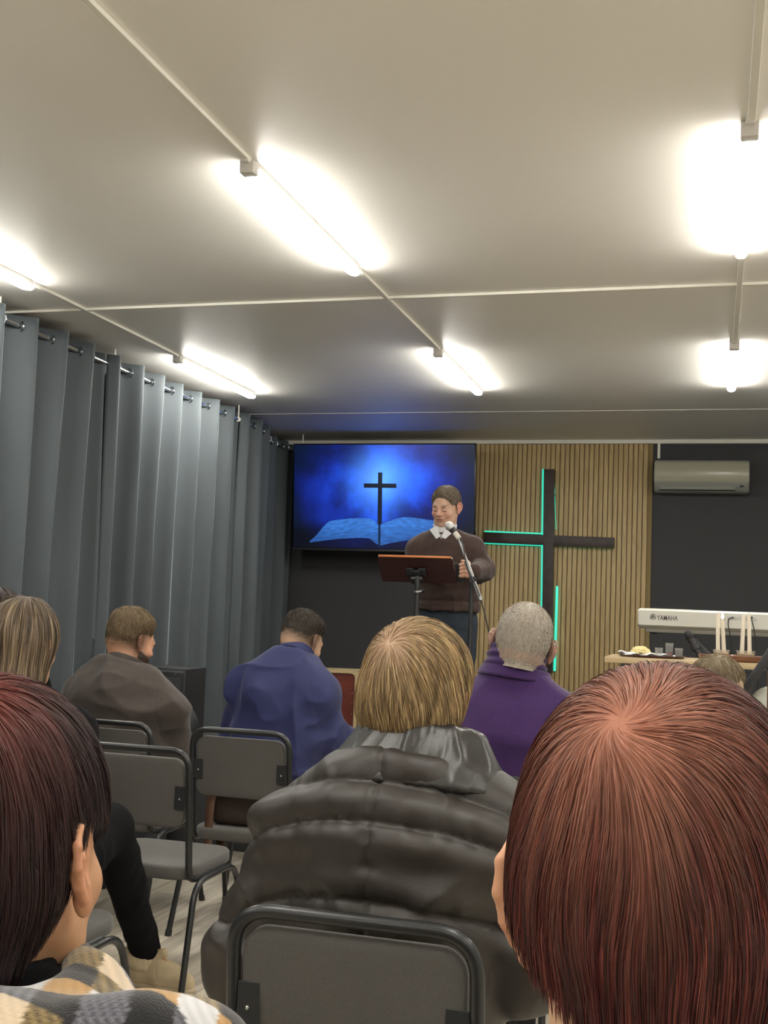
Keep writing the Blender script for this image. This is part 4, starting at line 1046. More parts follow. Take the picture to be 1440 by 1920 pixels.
def hairline(Q, nape=-0.052, front=0.082, ear=0.030):
    """>0 inside the hair area"""
    zl = np.interp(Q[:, 1], [-0.12, -0.045, -0.022, 0.012, 0.045, 0.07, 0.092, 0.12], [nape, nape, nape + 0.025, ear, ear + 0.008, front - 0.015, front + 0.012, front + 0.04])
    return Q[:, 2] - zl
def grad(fn, P, e=0.0015):
    g = np.stack([fn(P + A3(e, 0, 0)) - fn(P - A3(e, 0, 0)), fn(P + A3(0, e, 0)) - fn(P - A3(0, e, 0)), fn(P + A3(0, 0, e)) - fn(P - A3(0, 0, e))], 1)
    return g / (np.linalg.norm(g, axis=1)[:, None] + 1e-9)
def groom(fn, roots, dirfn, length, steps, lift, r, w0, taper=0.25, noise=0.25, nfreq=35, hold=None, flat=0.5, swirl=None):
    """strands walk over the surface fn=offset; returns ribbons V,F and per-vertex (strand id, t)"""
    n = len(roots); P = roots.copy(); path = []; nor = []
    off = r.uniform(lift[0], lift[1], n); ln = length * r.uniform(0.55, 1.15, n); st = (ln / steps)[:, None]
    sid = r.integers(0, 1 << 30, n)
    prev = None
    for k_ in range(steps + 1):
        g = grad(fn, P); d = fn(P)
        tgt = off * (0.3 + 0.7 * min(1, k_ / 3)) 
        pull = np.ones(n) if hold is None else hold(P)
        corr = (d - tgt) * np.where(d > tgt, pull, 1.0)
        P = P - g * corr[:, None]
        path.append(P.copy()); nor.append(g)
        v = dirfn(P)
        if swirl is not None:
            dv = P - swirl[0]; v = v + np.cross(g, dv / (np.linalg.norm(dv, axis=1)[:, None] + 1e-9)) * (swirl[1] * np.exp(-(np.linalg.norm(dv, axis=1) / swirl[2]) ** 2))[:, None]
        nz3 = np.stack([vnoise(P * nfreq + 11, 21), vnoise(P * nfreq + 31, 22), vnoise(P * nfreq + 51, 23)], 1) - 0.5
        v = v + noise * nz3
        v = v - g * ((v * g).sum(1) * (pull if hold is not None else 1.0))[:, None]
        v = v / (np.linalg.norm(v, axis=1)[:, None] + 1e-9)
        if prev is not None:
            v = 0.5 * v + 0.5 * prev; v /= (np.linalg.norm(v, axis=1)[:, None] + 1e-9)
        prev = v
        P = P + v * st
    Pth = np.stack(path, 1); G = np.stack(nor, 1)                      # n, steps+1, 3
    T = np.gradient(Pth, axis=1); T /= (np.linalg.norm(T, axis=2)[..., None] + 1e-9)
    B = np.cross(T, G); B /= (np.linalg.norm(B, axis=2)[..., None] + 1e-9)
    roll = r.normal(0, flat, n)[:, None, None]
    Wd = B * np.cos(roll) + G * np.sin(roll)
    tt = np.linspace(0, 1, steps + 1)
    wp = (1 - (1 - taper) * tt ** 2.2) * np.minimum(1, 0.4 + tt * 4)
    wv = (w0 * r.uniform(0.6, 1.25, n))[:, None] * wp[None, :]
    L_ = Pth - Wd * wv[..., None] * 0.5; R_2 = Pth + Wd * wv[..., None] * 0.5
    V = np.stack([L_, R_2], 2).reshape(-1, 3)
    m_ = steps + 1
    b0 = (np.arange(n) * m_ * 2)[:, None] + np.arange(steps)[None, :] * 2
    F = np.stack([b0, b0 + 1, b0 + 3, b0 + 2], -1).reshape(-1, 4)
    sidv = np.repeat(np.arange(n), m_ * 2); tv = np.tile(np.repeat(tt, 2), n)
    return V, F, sidv, tv
def sample_surface(V, F, n, r, keep=None):
    c = V[F].mean(axis=1); a = np.linalg.norm(np.cross(V[F[:, 2]] - V[F[:, 0]], V[F[:, 3]] - V[F[:, 1]]), axis=1)
    if keep is not None: a = a * keep(c)
    i = r.choice(len(F), n, p=a / a.sum())
    u = r.random((n, 2)); q = V[F[i]]
    return (q[:, 0] * ((1 - u[:, :1]) * (1 - u[:, 1:])) + q[:, 1] * (u[:, :1] * (1 - u[:, 1:])) + q[:, 2] * (u[:, :1] * u[:, 1:]) + q[:, 3] * ((1 - u[:, :1]) * u[:, 1:]))

# --- hands
def hand_prims(w, d, n, side, curl=0.6, s=1.0, spread=0.0):
    """w wrist, d direction of the metacarpals, n direction the palm faces, side +1 when the thumb lies along d x n"""
    w = np.asarray(w, float); d = nrm(d); n = nrm(n - d * np.dot(n, d)); l = np.cross(d, n) * side
    L = []
    offs = [0.030, 0.010, -0.010, -0.029]; lens = [0.92, 1.0, 0.95, 0.76]; kn = [0.088, 0.092, 0.087, 0.078]
    for o_, le, kk in zip(offs, lens, kn):
        a = w + (d * 0.012 + l * o_ * 0.62) * s; b = w + (d * kk + l * o_) * s
        L.append(('c', a, b, 0.0135 * s, 0.0105 * s, 0.012 * s))
        ang_ = 0; p = b
        for sg, (ll, rr_) in enumerate(((0.044, 0.0095), (0.027, 0.0085), (0.021, 0.0075))):
            ang_ += curl * (0.9 if sg == 0 else 1.1)
            dd_ = nrm(d * math.cos(ang_) + n * math.sin(ang_) + l * (o_ / 0.03) * spread * 0.15)
            q = p + dd_ * ll * le * s
            L.append(('c', p, q, rr_ * s, (rr_ - 0.0008) * s, 0.004 * s)); p = q
    p = w + (d * 0.020 + l * 0.024) * s; q = p + nrm(d * 0.65 + l * 0.75 + n * 0.35) * 0.040 * s
    L.append(('c', p, q, 0.0145 * s, 0.0115 * s, 0.010 * s)); q2 = q + nrm(d * 0.85 + l * 0.25 + n * (0.25 + curl * 0.6)) * 0.030 * s
    L.append(('c', q, q2, 0.0105 * s, 0.0095 * s, 0.004 * s)); q3 = q2 + nrm(d * 0.8 + n * (0.3 + curl * 0.7)) * 0.024 * s
    L.append(('c', q2, q3, 0.0093 * s, 0.008 * s, 0.004 * s))
    return L
def bounds(L, pad=0.02):
    lo = np.full(3, 1e9); hi = np.full(3, -1e9)
    for p in L:
        if p[0] == 'c':
            r_ = max(p[3], p[4])
            for c in (p[1], p[2]): lo = np.minimum(lo, np.asarray(c) - r_); hi = np.maximum(hi, np.asarray(c) + r_)
        else:
            r_ = max(p[2]); lo = np.minimum(lo, np.asarray(p[1]) - r_); hi = np.maximum(hi, np.asarray(p[1]) + r_)
    return lo - pad, hi + pad

# --- torso built on joints
def torso_list(J, q=1.0, belly=0.0, arms=True, wide=1.0, blade=0.5, kk=0.06, chw=None):
    hip, nk, sl, sr = [np.asarray(J[k_], float) for k_ in ('hip', 'neck', 'sl', 'sr')]
    up = nrm(nk - hip); ac = nrm(sr - sl); bk = nrm(np.cross(up, ac)) * -1.0     # bk points to the back
    up2 = nrm(np.cross(ac, -bk)); up2 = up2 if up2 @ up > 0 else -up2
    R = np.stack([ac, -bk, up], 1)
    R, _ = np.linalg.qr(R); 
    for i, v in enumerate((ac, -bk, up)):
        if R[:, i] @ v < 0: R[:, i] *= -1
    mid = (sl + sr) / 2; hw = np.linalg.norm(sr - sl) / 2
    chest = hip + (nk - hip) * 0.66; waist = hip + (nk - hip) * 0.30
    bend = J.get('bend', 0.0)
    chest = chest + bk * bend; waist = waist + bk * bend * 0.8
    L = [('e', hip, A3(0.170 * wide, 0.125, 0.13) * q, R), ('e', waist, A3(0.150 * wide, 0.112 + belly, 0.17) * q, R, 0.07),
         ('e', chest, A3(min(0.168 * q * wide, hw + 0.02) if chw is None else hw + chw, 0.118 * q, 0.175 * q), R, 0.07),
         ('e', (chest + mid) / 2 + bk * 0.012, A3(hw * 0.98, 0.085 * q, 0.10 * q), R, 0.06),
         ('c', sl, sr, 0.054 * q, 0.054 * q, kk),
         ('c', nk + up * 0.015, sl + up * 0.004, 0.050 * q, 0.047 * q, kk), ('c', nk + up * 0.015, sr + up * 0.004, 0.050 * q, 0.047 * q, kk)]
    for s_, e_ in (('sl', 'sr'), ('sr', 'sl')):
        c = J[s_] * 0.62 + J[e_] * 0.38 - up * 0.06 * q + bk * 0.055 * q
        if blade > 0: L.append(('e', c - bk * 0.02 * (1 - blade), A3(0.060, 0.035, 0.075) * q, R, 0.06))
    if chw is not None:
        for s_, o_, g_ in (('sl', 'sr', -1), ('sr', 'sl', 1)):
            L.append(('c', J[s_] * 0.85 + J[o_] * 0.15 - up * 0.05 * q, hip + ac * g_ * 0.125 * q + up * 0.14 * q, 0.062 * q, 0.085 * q, 0.05))
    if arms:
        for s_, e_, h_ in (('sl', 'el', 'hl'), ('sr', 'er', 'hr')):
            a, b, c = [np.asarray(J[z], float) for z in (s_, e_, h_)]
            L.append(('c', a, b, 0.055 * q, 0.047 * q, 0.05)); L.append(('c', b, c - nrm(c - b) * 0.015, 0.046 * q, 0.034 * q, 0.045))
    return L
def wrinkles(V, F, N, amp, freq, seed, stretch=(1, 1, 0.45), p=2.0):
    n1 = vnoise(V * np.asarray(stretch) * freq + 40, seed); n2 = vnoise(V * np.asarray(stretch)[[2, 1, 0]] * freq * 1.7 + 70, seed + 1)
    n3 = fbm(V * freq * 0.55 + 15, seed + 2, 2)
    msk = sstep(0.25, 0.6, fbm(V * 5 + 90, seed + 3, 2))
    d = (ridge(n1, p) * 0.9 + ridge(n2, p) * 0.4 - 0.45) * amp * (0.35 + 0.9 * msk) + (n3 - 0.5) * amp * 1.2
    return V + N * d[:, None]
def seated_joints(hip, neck, sl, sr, el, er, hl, hr): 
    return dict(hip=A3(*hip), neck=A3(*neck), sl=A3(*sl), sr=A3(*sr), el=A3(*el), er=A3(*er), hl=A3(*hl), hr=A3(*hr))
def build_head(hp, R, s, h=0.004, face=False, neck=0.056, jaw=1.0, color=None, skin=SKIN, ears=True, earred=0.5, nk=None, hear=None, brow=None, lips=True, flare=24, esc=1.0, edz=0.0, edx=0.0):
    """head and neck in world-of-root space"""
    nkl = A3(0, -0.05, -0.18) if nk is None else (np.asarray(nk) - hp) @ R / s
    nd = nrm(nkl - A3(0, -0.03, -0.03)); nkl2 = nkl + nd * 0.03
    fn = lambda Q: head_sdf(Q, face, neck, jaw, ears and hear is None, nkl2)
    cut = lambda Q: np.maximum(fn(Q), (Q - nkl2) @ nd)
    lo = np.minimum(A3(-0.115, -0.135, -0.13), nkl2 - 0.09); hi = np.maximum(A3(0.115, 0.14, 0.14), nkl2 + 0.07)
    V, F = nets(cut, lo, hi, h / s, 1)
    C = skin_color(V, skin, color[0] if color else None, color[1] if color else None, face=face, earred=earred, brow=brow, lips=lips)
    parts = [(V @ R.T * s + hp, F, C)]
    if hear is not None:
        for sd in (-1, 1):
            fe = lambda Q: ear_sdf(Q, sd, flare)
            V, F = nets(fe, A3(0.0795 * sd, -0.006, 0) - 0.055, A3(0.0795 * sd, -0.006, 0) + 0.055, hear / s, 1)
            cc_ = skin_color(V, skin, earred=earred, face=False)
            ec = A3(0.0795 * sd, -0.006, -0.002); V = (V - ec) * esc + ec + A3(edx * sd, 0, edz)
            parts.append((V @ R.T * s + hp, F, cc_))
    return parts
def obj_arr(name, parts, m_, parent, loc=(0, 0, 0)):
    V, F, C = join(parts)
    me = mesh_from_arrays(name, V, F, colors=C)
    return mesh_obj(name, me, m_, parent, loc)
def shell_hair(hp, R, s, t_top, t_side, line, h=0.004, noise=0.003, nf=55, col=None, seed=3, face=False, bald=None, jaw=1.0, ramp=0.03):
    def fn(Q):
        hl_ = hairline(Q, *line) + 0.012 * (fbm(Q * 45 + 80, seed + 3, 2) - 0.5); m_ = sstep(-0.004, ramp, hl_)
        th = t_side + (t_top - t_side) * sstep(0.02, 0.10, Q[:, 2])
        th = th * m_ - 0.0035 * (1 - m_) ** 3
        if bald is not None: th = th - bald(Q) * 0.02
        return head_sdf(Q, face, ears=False, jaw=jaw) - th - noise * (fbm(Q * nf + 30, seed, 3) - 0.5) * m_
    V, F = nets(fn, (-0.12, -0.14, -0.09), (0.12, 0.14, 0.16), h / s, 1)
    k_ = hairline(V, *line) > -0.012
    if bald is not None: k_ &= bald(V) < 0.6
    F = F[k_[F].all(axis=1)]
    return fn, V, F
def short_strands(fn, V, F, n, length, r, w0, keep=None, up=0.6, crown=(0, -0.06, 0.11), lift=(0.0, 0.004), steps=4, fwd=0.0):
    roots = sample_surface(V, F, n, r, keep)
    cr = A3(*crown)
    def dirf(P):
        v = P - cr; v[:, 2] -= 0.02; v = v / (np.linalg.norm(v, axis=1)[:, None] + 1e-9)
        return v + A3(0, fwd, -0.25)
    return groom(fn, roots, dirf, length, steps, lift, r, w0, noise=0.9, nfreq=45, flat=0.9)
def strand_colors(r, n, pal, jitter=0.18):
    pal = np.asarray(pal, float); i = r.integers(0, len(pal), n); c = pal[i]
    return c * (1 + jitter * r.normal(0, 1, n))[:, None].clip(0.5, 1.6)
def to_world(V, hp, R, s): return V @ R.T * s + hp
# ------------------------------------------------------------ people
M_brownshirt = mat('brown_brushed_cotton', (0.042, 0.033, 0.028), 0.85, var=0.12, vscale=30, bump=0.25, bscale=700, sheen=0.15)
M_bluesuit = mat('royal_blue_suiting', (0.015, 0.020, 0.085), 0.72, var=0.08, vscale=40, bump=0.2, bscale=900, sheen=0.12)
M_purple = mat('purple_fleece', (0.040, 0.014, 0.085), 0.95, var=0.12, vscale=60, bump=0.35, bscale=500, sheen=0.25)
M_sweater = mat('brown_knit_sweater', (0.045, 0.026, 0.022), 0.9, var=0.1, vscale=40, bump=0.35, bscale=600, sheen=0.1)
M_puffer = mat('dark_taupe_nylon', (0.026, 0.022, 0.019), 0.47, var=0.10, vscale=10, bump=0.15, bscale=260, spec=0.5)
M_puffer2 = mat('black_nylon_lining', (0.018, 0.017, 0.016), 0.36, bump=0.15, bscale=200)
M_jeans = mat('dark_jeans', (0.014, 0.020, 0.030), 0.85, var=0.25, vscale=50, bump=0.3, bscale=400)
M_darktr = mat('black_trousers', (0.005, 0.005, 0.006), 0.95, spec=0.15, bump=0.2, bscale=300)
M_shoe = mat('black_leather_shoe', (0.014, 0.013, 0.013), 0.4)
M_collarw = mat('white_shirt_cotton', (0.62, 0.62, 0.64), 0.8, bump=0.2, bscale=400)
M_blacktop = mat('black_jersey', (0.004, 0.004, 0.005), 0.95, spec=0.15, bump=0.2, bscale=500)

class Person:
    def __init__(self, label, x, y, z=0.0, name='person', cat='person'):
        self.t = empty(name, (x, y, z), 0, label, cat); self.o = np.array([x, y, z])
    def add(self, name, V, F, m_, C=None, parent=None):
        me = mesh_from_arrays(name, V - self.o, F, colors=C)
        return mesh_obj(name, me, m_, parent or self.t)
    def parts(self, name, parts, m_):
        V, F, C = join(parts); return self.add(name, V, F, m_, C)
def gmesh(L, infl, h, k=0.05, cuts=None, extra=None, pad=0.03, smooth=2):
    def fn(P):
        d = prims(P, L, infl, k)
        if extra is not None: d = extra(P, d)
        if cuts is not None:
            for p0, n0 in cuts: d = smax(d, (P - p0) @ n0, 0.012)
        return d
    lo, hi = bounds(L, pad + infl)
    return nets(fn, lo, hi, h, smooth)
def collar_mesh(c, R, rx, ry, hgt, th, flare=0.0, h=0.004, open_front=0.0, tilt=0.0):
    def fn(P):
        q = (P - c) @ R
        rho = np.sqrt((q[:, 0] / rx) ** 2 + (q[:, 1] / ry) ** 2) * rx
        zz = q[:, 2] + tilt * q[:, 1]
        d = np.abs(rho - (rx + flare * zz)) - th
        d = smax(d, np.abs(zz - hgt / 2) - hgt / 2, th * 0.9)
        if open_front > 0:
            d = smax(d, q[:, 1] - open_front, 0.006)
        return d
    m_ = max(rx, ry) + abs(flare) * hgt + th + 0.03
    return nets(fn, c - A3(m_, m_, m_), c + A3(m_, m_, m_ + hgt), h, 1)
def legs(J, spread=0.10, thigh=0.42, kz=0.50, q=1.0, ft=0.06, foot=0.24, knees=None, z0=0.0, ankles=None, fdir=None):
    hip = J['hip']; L = []; shoes = []
    L.append(('e', hip + A3(0, 0.02, -0.01), A3(0.175, 0.14, 0.10) * q, np.eye(3)))
    for i, s in enumerate((-1, 1)):
        hj = hip + A3(s * 0.085 * q, 0.02, -0.02)
        kn = knees[i] if knees is not None else A3(hip[0] + s * (0.085 + spread * 0.6) * q, hip[1] + thigh, kz)
        an = ankles[i] if ankles is not None else A3(kn[0], kn[1] + ft, z0 + 0.10)
        L.append(('c', hj, kn, 0.085 * q, 0.062 * q)); L.append(('c', kn, an, 0.062 * q, 0.045 * q))
        f = nrm(fdir[i]) if fdir is not None else A3(0, 1, 0)
        shoes.append((an, f, foot * q))
    return L, shoes
def shoe_mesh(an, f, ln, z0=0.0, h=0.008):
    f = nrm(A3(f[0], f[1], 0)); base = A3(an[0], an[1], z0)
    L = [('c', base - f * ln * 0.12 + A3(0, 0, 0.040), base + f * ln * 0.35 + A3(0, 0, 0.036), 0.038, 0.042),
         ('c', base + f * ln * 0.35 + A3(0, 0, 0.034), base + f * ln * 0.70 + A3(0, 0, 0.026), 0.042, 0.030),
         ('c', base + A3(0, 0, 0.05), base + A3(0, 0, 0.095), 0.040, 0.042)]
    return gmesh(L, 0, h, 0.03, cuts=[(A3(0, 0, z0 + 0.002), A3(0, 0, -1.0))])
def dress(p, J, mtop, top='shirt', infl=0.015, q=1.0, belly=0.0, h=0.008, hem=0.12, wr=(0.010, 9), seed=5, mleg=M_darktr, leg=None, shoes=True, wide=1.0, cutneck=None, disp=None, blade=0.5, kk=0.06, chw=None, z0=0.0, shoe_m=M_shoe, seam=True, legkw={}):
    L = torso_list(J, q, belly, True, wide, blade, kk, chw)
    up = nrm(J['neck'] - J['hip'])
    cuts = [(J['hip'] - A3(0, 0, hem), A3(0, 0, -1.0)), (J['neck'] + up * 0.038, up)]
    V, F = gmesh(L, infl, h, 0.05, cuts)
    N = vnormals(V, F)
    V = wrinkles(V, F, N, wr[0], wr[1], seed)
    ac = nrm(J['sr'] - J['sl'])
    if seam:
        for s_, sg in (('sl', -1), ('sr', 1)):
            t_ = (V - J[s_]) @ (ac * sg) + 0.25 * (V[:, 2] - J[s_][2]) - 0.006
            V = V - vnormals(V, F) * (0.0020 * np.exp(-np.abs(t_) / 0.004) * (V[:, 2] > J[s_][2] - 0.17))[:, None]
    if disp is not None: V = V + vnormals(V, F) * disp(V)[:, None]
    p.add(top, V, F, mtop)
    LL, sh_ = legs(J, q=q, z0=z0, **legkw)
    V, F = gmesh(LL, 0.008, 0.011, 0.05, cuts=[(A3(0, 0, z0 + 0.075), A3(0, 0, -1.0)), (J['hip'] + A3(0, 0, 0.30), A3(0, 0, 1.0))])
    V = wrinkles(V, F, vnormals(V, F), 0.010, 11, seed + 9)
    p.add('trousers', V, F, mleg)
    if shoes:
        for an, f, ln in sh_:
            V, F = shoe_mesh(an, f, ln, z0); p.add('shoe', V, F, shoe_m)
    # what is under the clothes, in one piece with neck and head
    core = [('e', J['hip'], A3(0.12, 0.09, 0.10), np.eye(3)), ('c', J['hip'], J['neck'] - up * 0.08, 0.09, 0.085), ('c', J['sl'], J['sr'], 0.045, 0.045), ('c', J['neck'] - up * 0.08, J['neck'] + up * 0.02, 0.06, 0.055)]
    for s_, e_, h_ in (('sl', 'el', 'hl'), ('sr', 'er', 'hr')):
        core += [('c', J[s_], J[e_], 0.042, 0.038), ('c', J[e_], J[h_], 0.036, 0.027)]
    LL2 = [c for c in LL[1:]]
    V1, F1 = gmesh(core + [('c', c[1], c[2], c[3] * 0.8, c[4] * 0.8) for c in LL2], 0, 0.013, 0.03, smooth=1)
    return [(V1, F1, np.tile(SKIN, (len(V1), 1)))]
def hands(J, q=1.0, h=0.0045, curl=0.5, only=None):
    out = []
    for s_, e_, h_, sd in (('sl', 'el', 'hl', 1), ('sr', 'er', 'hr', -1)):
        if only and h_ not in only: continue
        d = nrm(J[h_] - J[e_])
        L = [('c', J[h_] - d * 0.05, J[h_] + d * 0.01, 0.027 * q, 0.024 * q, 0.02)] + hand_prims(J[h_], d, A3(0, 0, -1) + d * 0.01, -sd, curl, q)
        V, F = gmesh(L, 0, h, 0.008, pad=0.012, smooth=1); out.append((V, F, np.tile(SKIN * A3(1, 0.93, 0.93), (len(V), 1))))
    return out
def W3(px, py, y): return np.array(at_y(px, py, y))
def lap_hands(J, q=1.0):
    hip = J['hip']
    J['hl'] = hip + A3(-0.07, 0.34, 0.10) * q; J['hr'] = hip + A3(0.07, 0.35, 0.105) * q
R3 = np.random.default_rng(3)
def short_hair(p, hp, R, s, pal, n=5000, length=0.022, t_top=0.016, t_side=0.006, line=(-0.05, 0.082, 0.03), w0=0.0016, h=0.0045, bald=None, seed=3, keepz=None, up=0.6, jaw=1.0, darken=0.8, ramp=0.03):
    fn, V, F = shell_hair(hp, R, s, t_top, t_side, line, h, seed=seed, bald=bald, jaw=jaw, ramp=ramp)
    pal = np.asarray(pal)
    C = pal.mean(axis=0) * darken * (0.75 + 0.5 * fbm(V * A3(90, 90, 40) + 9, 6, 3))[:, None]
    parts = [(to_world(V, hp, R, s), F, C)]
    kp = lambda c: (hairline(c, *line) > 0.003).astype(float) * (1 if bald is None else (bald(c) < 0.5)) + 1e-9
    SV, SF, sid, tv = short_strands(fn, V, F, n, length, R3, w0 / s, keep=kp)
    cc = strand_colors(R3, n, pal)[sid]
    parts.append((to_world(SV, hp, R, s), SF, cc))
    return p.parts('hair', parts, M_hairs)

# ---- man in blue blazer (head bowed, turned a little right)
def person_blue():
    yb = 5.42
    x0 = W3(530, 1300, yb)[0]
    p = Person('person in a royal blue blazer, seated with head bowed, dark short hair', x0, yb)
    q = 1.12
    J = seated_joints((x0 + 0.0, yb - 0.02, 0.56), W3(556, 1236, yb + 0.03), W3(466, 1286, yb), W3(600, 1300, yb + 0.02), W3(438, 1390, yb + 0.06), W3(622, 1388, yb + 0.05), (0, 0, 0), (0, 0, 0))
    J['bend'] = 0.05
    J['hl'] = A3(x0 - 0.10, yb + 0.40, 0.66); J['hr'] = W3(645, 1384, yb + 0.33)
    hp = W3(566, 1202, yb + 0.07); R = rot(-24, 26, 3); s = 1.13
    body = dress(p, J, M_bluesuit, 'blazer', 0.022, q, h=0.008, hem=0.13, wr=(0.026, 7), blade=0, kk=0.065, chw=0.035, seed=12, mleg=M_darktr)
    st = lambda Q: sstep(-0.074, -0.008, Q[:, 2] + 0.15 * Q[:, 1]) * sstep(0.06, 0.0, Q[:, 1]) * 0.85 + 0.8 * sstep(0.0, 0.045, Q[:, 1]) * sstep(-0.03, -0.055, Q[:, 2]) * sstep(-0.125, -0.10, Q[:, 2])
    body += build_head(hp, R, s, 0.0045, face=True, color=(st, A3(0.10, 0.072, 0.052)), skin=A3(0.52, 0.33, 0.22), brow=A3(0.05, 0.03, 0.02), nk=J['neck'])
    body += hands(J, q)
    p.parts('body', body, M_skin)
    short_hair(p, hp, R, s, [(0.036, 0.028, 0.021), (0.052, 0.040, 0.028), (0.026, 0.020, 0.015)], 8000, 0.014, 0.016, 0.003, line=(-0.020, 0.085, 0.022), seed=4, ramp=0.085)
    up = nrm(J['neck'] - J['hip']); 
    Rc = rot(-6, 34, 2)
    V, F = collar_mesh(J['neck'] + A3(-0.004, -0.010, 0.012), Rc, 0.088, 0.094, 0.046, 0.006, -0.15, 0.0045)
    p.add('collar', V, F, M_bluesuit)
    return p
# ---- man in brown shirt, seated at left
def person_brown():
    yb = 4.90
    x0 = W3(240, 1330, yb)[0]
    p = Person('person in a dark brown collared shirt, seated with head bowed, brown hair and beard', x0, yb)
    q = 1.10
    J = seated_joints((x0 - 0.02, yb - 0.06, 0.56), W3(236, 1258, yb + 0.03), W3(158, 1310, yb), W3(312, 1336, yb + 0.03), W3(120, 1430, yb + 0.05), W3(338, 1440, yb + 0.08), (0, 0, 0), (0, 0, 0))
    J['bend'] = 0.04
    J['hl'] = A3(x0 - 0.10, yb + 0.36, 0.66); J['hr'] = A3(x0 + 0.10, yb + 0.38, 0.66)
    hp = W3(245, 1203, yb + 0.06); R = rot(-30, 20, 4); s = 1.13
    kx = W3(352, 1345, yb + 0.50)
    body = dress(p, J, M_brownshirt, 'shirt', 0.018, q, h=0.008, hem=0.13, wr=(0.028, 6.5), blade=0.2, kk=0.07, chw=0.03, seed=31, mleg=mat('charcoal_trousers', (0.035, 0.037, 0.042), 0.9, bump=0.3, bscale=200),
                 legkw=dict(knees=[A3(x0 - 0.14, yb + 0.42, 0.52), A3(kx[0] - 0.03, kx[1] - 0.03, 0.74)], ankles=[A3(x0 - 0.16, yb + 0.44, 0.10), A3(x0 - 0.0, yb + 0.62, 0.10)]))
    st = lambda Q: sstep(-0.085, -0.015, Q[:, 2] + 0.15 * Q[:, 1]) * sstep(0.06, 0.0, Q[:, 1]) * 0.8 + 0.92 * sstep(0.0, 0.04, Q[:, 1]) * sstep(-0.02, -0.045, Q[:, 2]) * sstep(-0.13, -0.10, Q[:, 2])
    body += build_head(hp, R, s, 0.0045, face=True, color=(st, A3(0.07, 0.045, 0.030)), skin=A3(0.55, 0.30, 0.19), brow=A3(0.06, 0.04, 0.03), nk=J['neck'])
    body += hands(J, q)
    p.parts('body', body, M_skin)
    short_hair(p, hp, R, s, [(0.15, 0.105, 0.058), (0.10, 0.07, 0.042), (0.20, 0.14, 0.08)], 9000, 0.018, 0.020, 0.005, line=(-0.036, 0.085, 0.022), seed=8, ramp=0.085)
    Rc = rot(-8, 24, 4)
    V, F = collar_mesh(J['neck'] + A3(-0.006, -0.010, 0.008), Rc, 0.092, 0.097, 0.050, 0.0065, -0.10, 0.0045)
    p.add('collar', V, F, M_brownshirt)
    # beard as its own tuft along the jaw
    jaw_fn = lambda Q: head_sdf(Q, True, ears=False)
    V, F = nets(lambda Q: np.maximum(jaw_fn(Q) - 0.006, np.maximum(np.maximum(Q[:, 2] + 0.035 + 0.25 * (Q[:, 1] - 0.06), -Q[:, 2] - 0.125), np.abs(Q[:, 1] - 0.062) - 0.05)), (-0.08, -0.0, -0.14), (0.08, 0.13, 0.0), 0.0045, 1)
    SV, SF, sid, tv = groom(jaw_fn, sample_surface(V, F, 1800, R3), lambda P: np.tile(A3(0, 0.5, -1.0), (len(P), 1)), 0.02, 4, (0.004, 0.010), R3, 0.0016, noise=0.8)
    C = np.tile(A3(0.05, 0.032, 0.022), (len(V), 1))
    p.parts('beard', [(to_world(V, hp, R, s), F, C), (to_world(SV, hp, R, s), SF, strand_colors(R3, 1800, [(0.06, 0.038, 0.025)])[sid])], M_hairs)
    return p
# ---- man in purple fleece
def person_purple():
    yb = 4.00
    x0 = W3(972, 1380, yb)[0]
    p = Person('person in a purple fleece pullover with high collar, seated, cropped grey hair', x0, yb)
    q = 1.12
    J = seated_joints((x0, yb - 0.02, 0.55), W3(965, 1280, yb + 0.0), W3(875, 1345, yb), W3(1052, 1362, yb), W3(868, 1480, yb + 0.05), W3(1090, 1480, yb + 0.05), (0, 0, 0), (0, 0, 0))
    J['bend'] = 0.02; lap_hands(J)
    hp = W3(980, 1211, yb - 0.01); R = rot(6, 4, 9); s = 1.17
    body = dress(p, J, M_purple, 'fleece', 0.022, q, h=0.009, hem=0.13, wr=(0.020, 6), blade=0, kk=0.07, chw=0.01, seed=44, mleg=M_darktr)
    st = lambda Q: np.clip(sstep(-0.012, 0.012, hairline(Q, -0.075, 0.08, 0.02)) * (0.50 + 0.35 * (fbm(Q * 28 + 5, 9, 2) - 0.45)), 0, 1)
    body += build_head(hp, R, s, 0.0045, face=True, color=(st, A3(0.33, 0.29, 0.25)), skin=A3(0.52, 0.33, 0.25), nk=J['neck'] + A3(0, 0, 0.02), neck=0.060)
    body += hands(J, q)
    p.parts('body', body, M_skin)
    short_hair(p, hp, R, s, [(0.42, 0.37, 0.31), (0.34, 0.30, 0.25), (0.28, 0.24, 0.20), (0.50, 0.46, 0.40)], 12000, 0.0070, 0.0040, 0.0025, line=(-0.060, 0.08, 0.022), w0=0.0011, seed=8, darken=0.95, ramp=0.08)
    Rc = rot(4, 6, 7)
    c0 = J['neck'] + A3(0.0, -0.004, 0.040)
    V, F = collar_mesh(c0, Rc, 0.102, 0.108, 0.085, 0.008, -0.14, 0.0045)
    N = vnormals(V, F); zz = ((V - c0) @ Rc)[:, 2]
    V = V + N * (0.004 * np.sin(zz * 210 + 3 * np.sin(V[:, 0] * 20)))[:, None] * (N[:, 2:3] < 0.5)
    p.add('collar', V, F, M_purple)
    V, F = collar_mesh(c0 - A3(0, 0, 0.030), Rc, 0.122, 0.118, 0.045, 0.012, -0.40, 0.005)
    p.add('collar', V, F, M_purple)
    return p
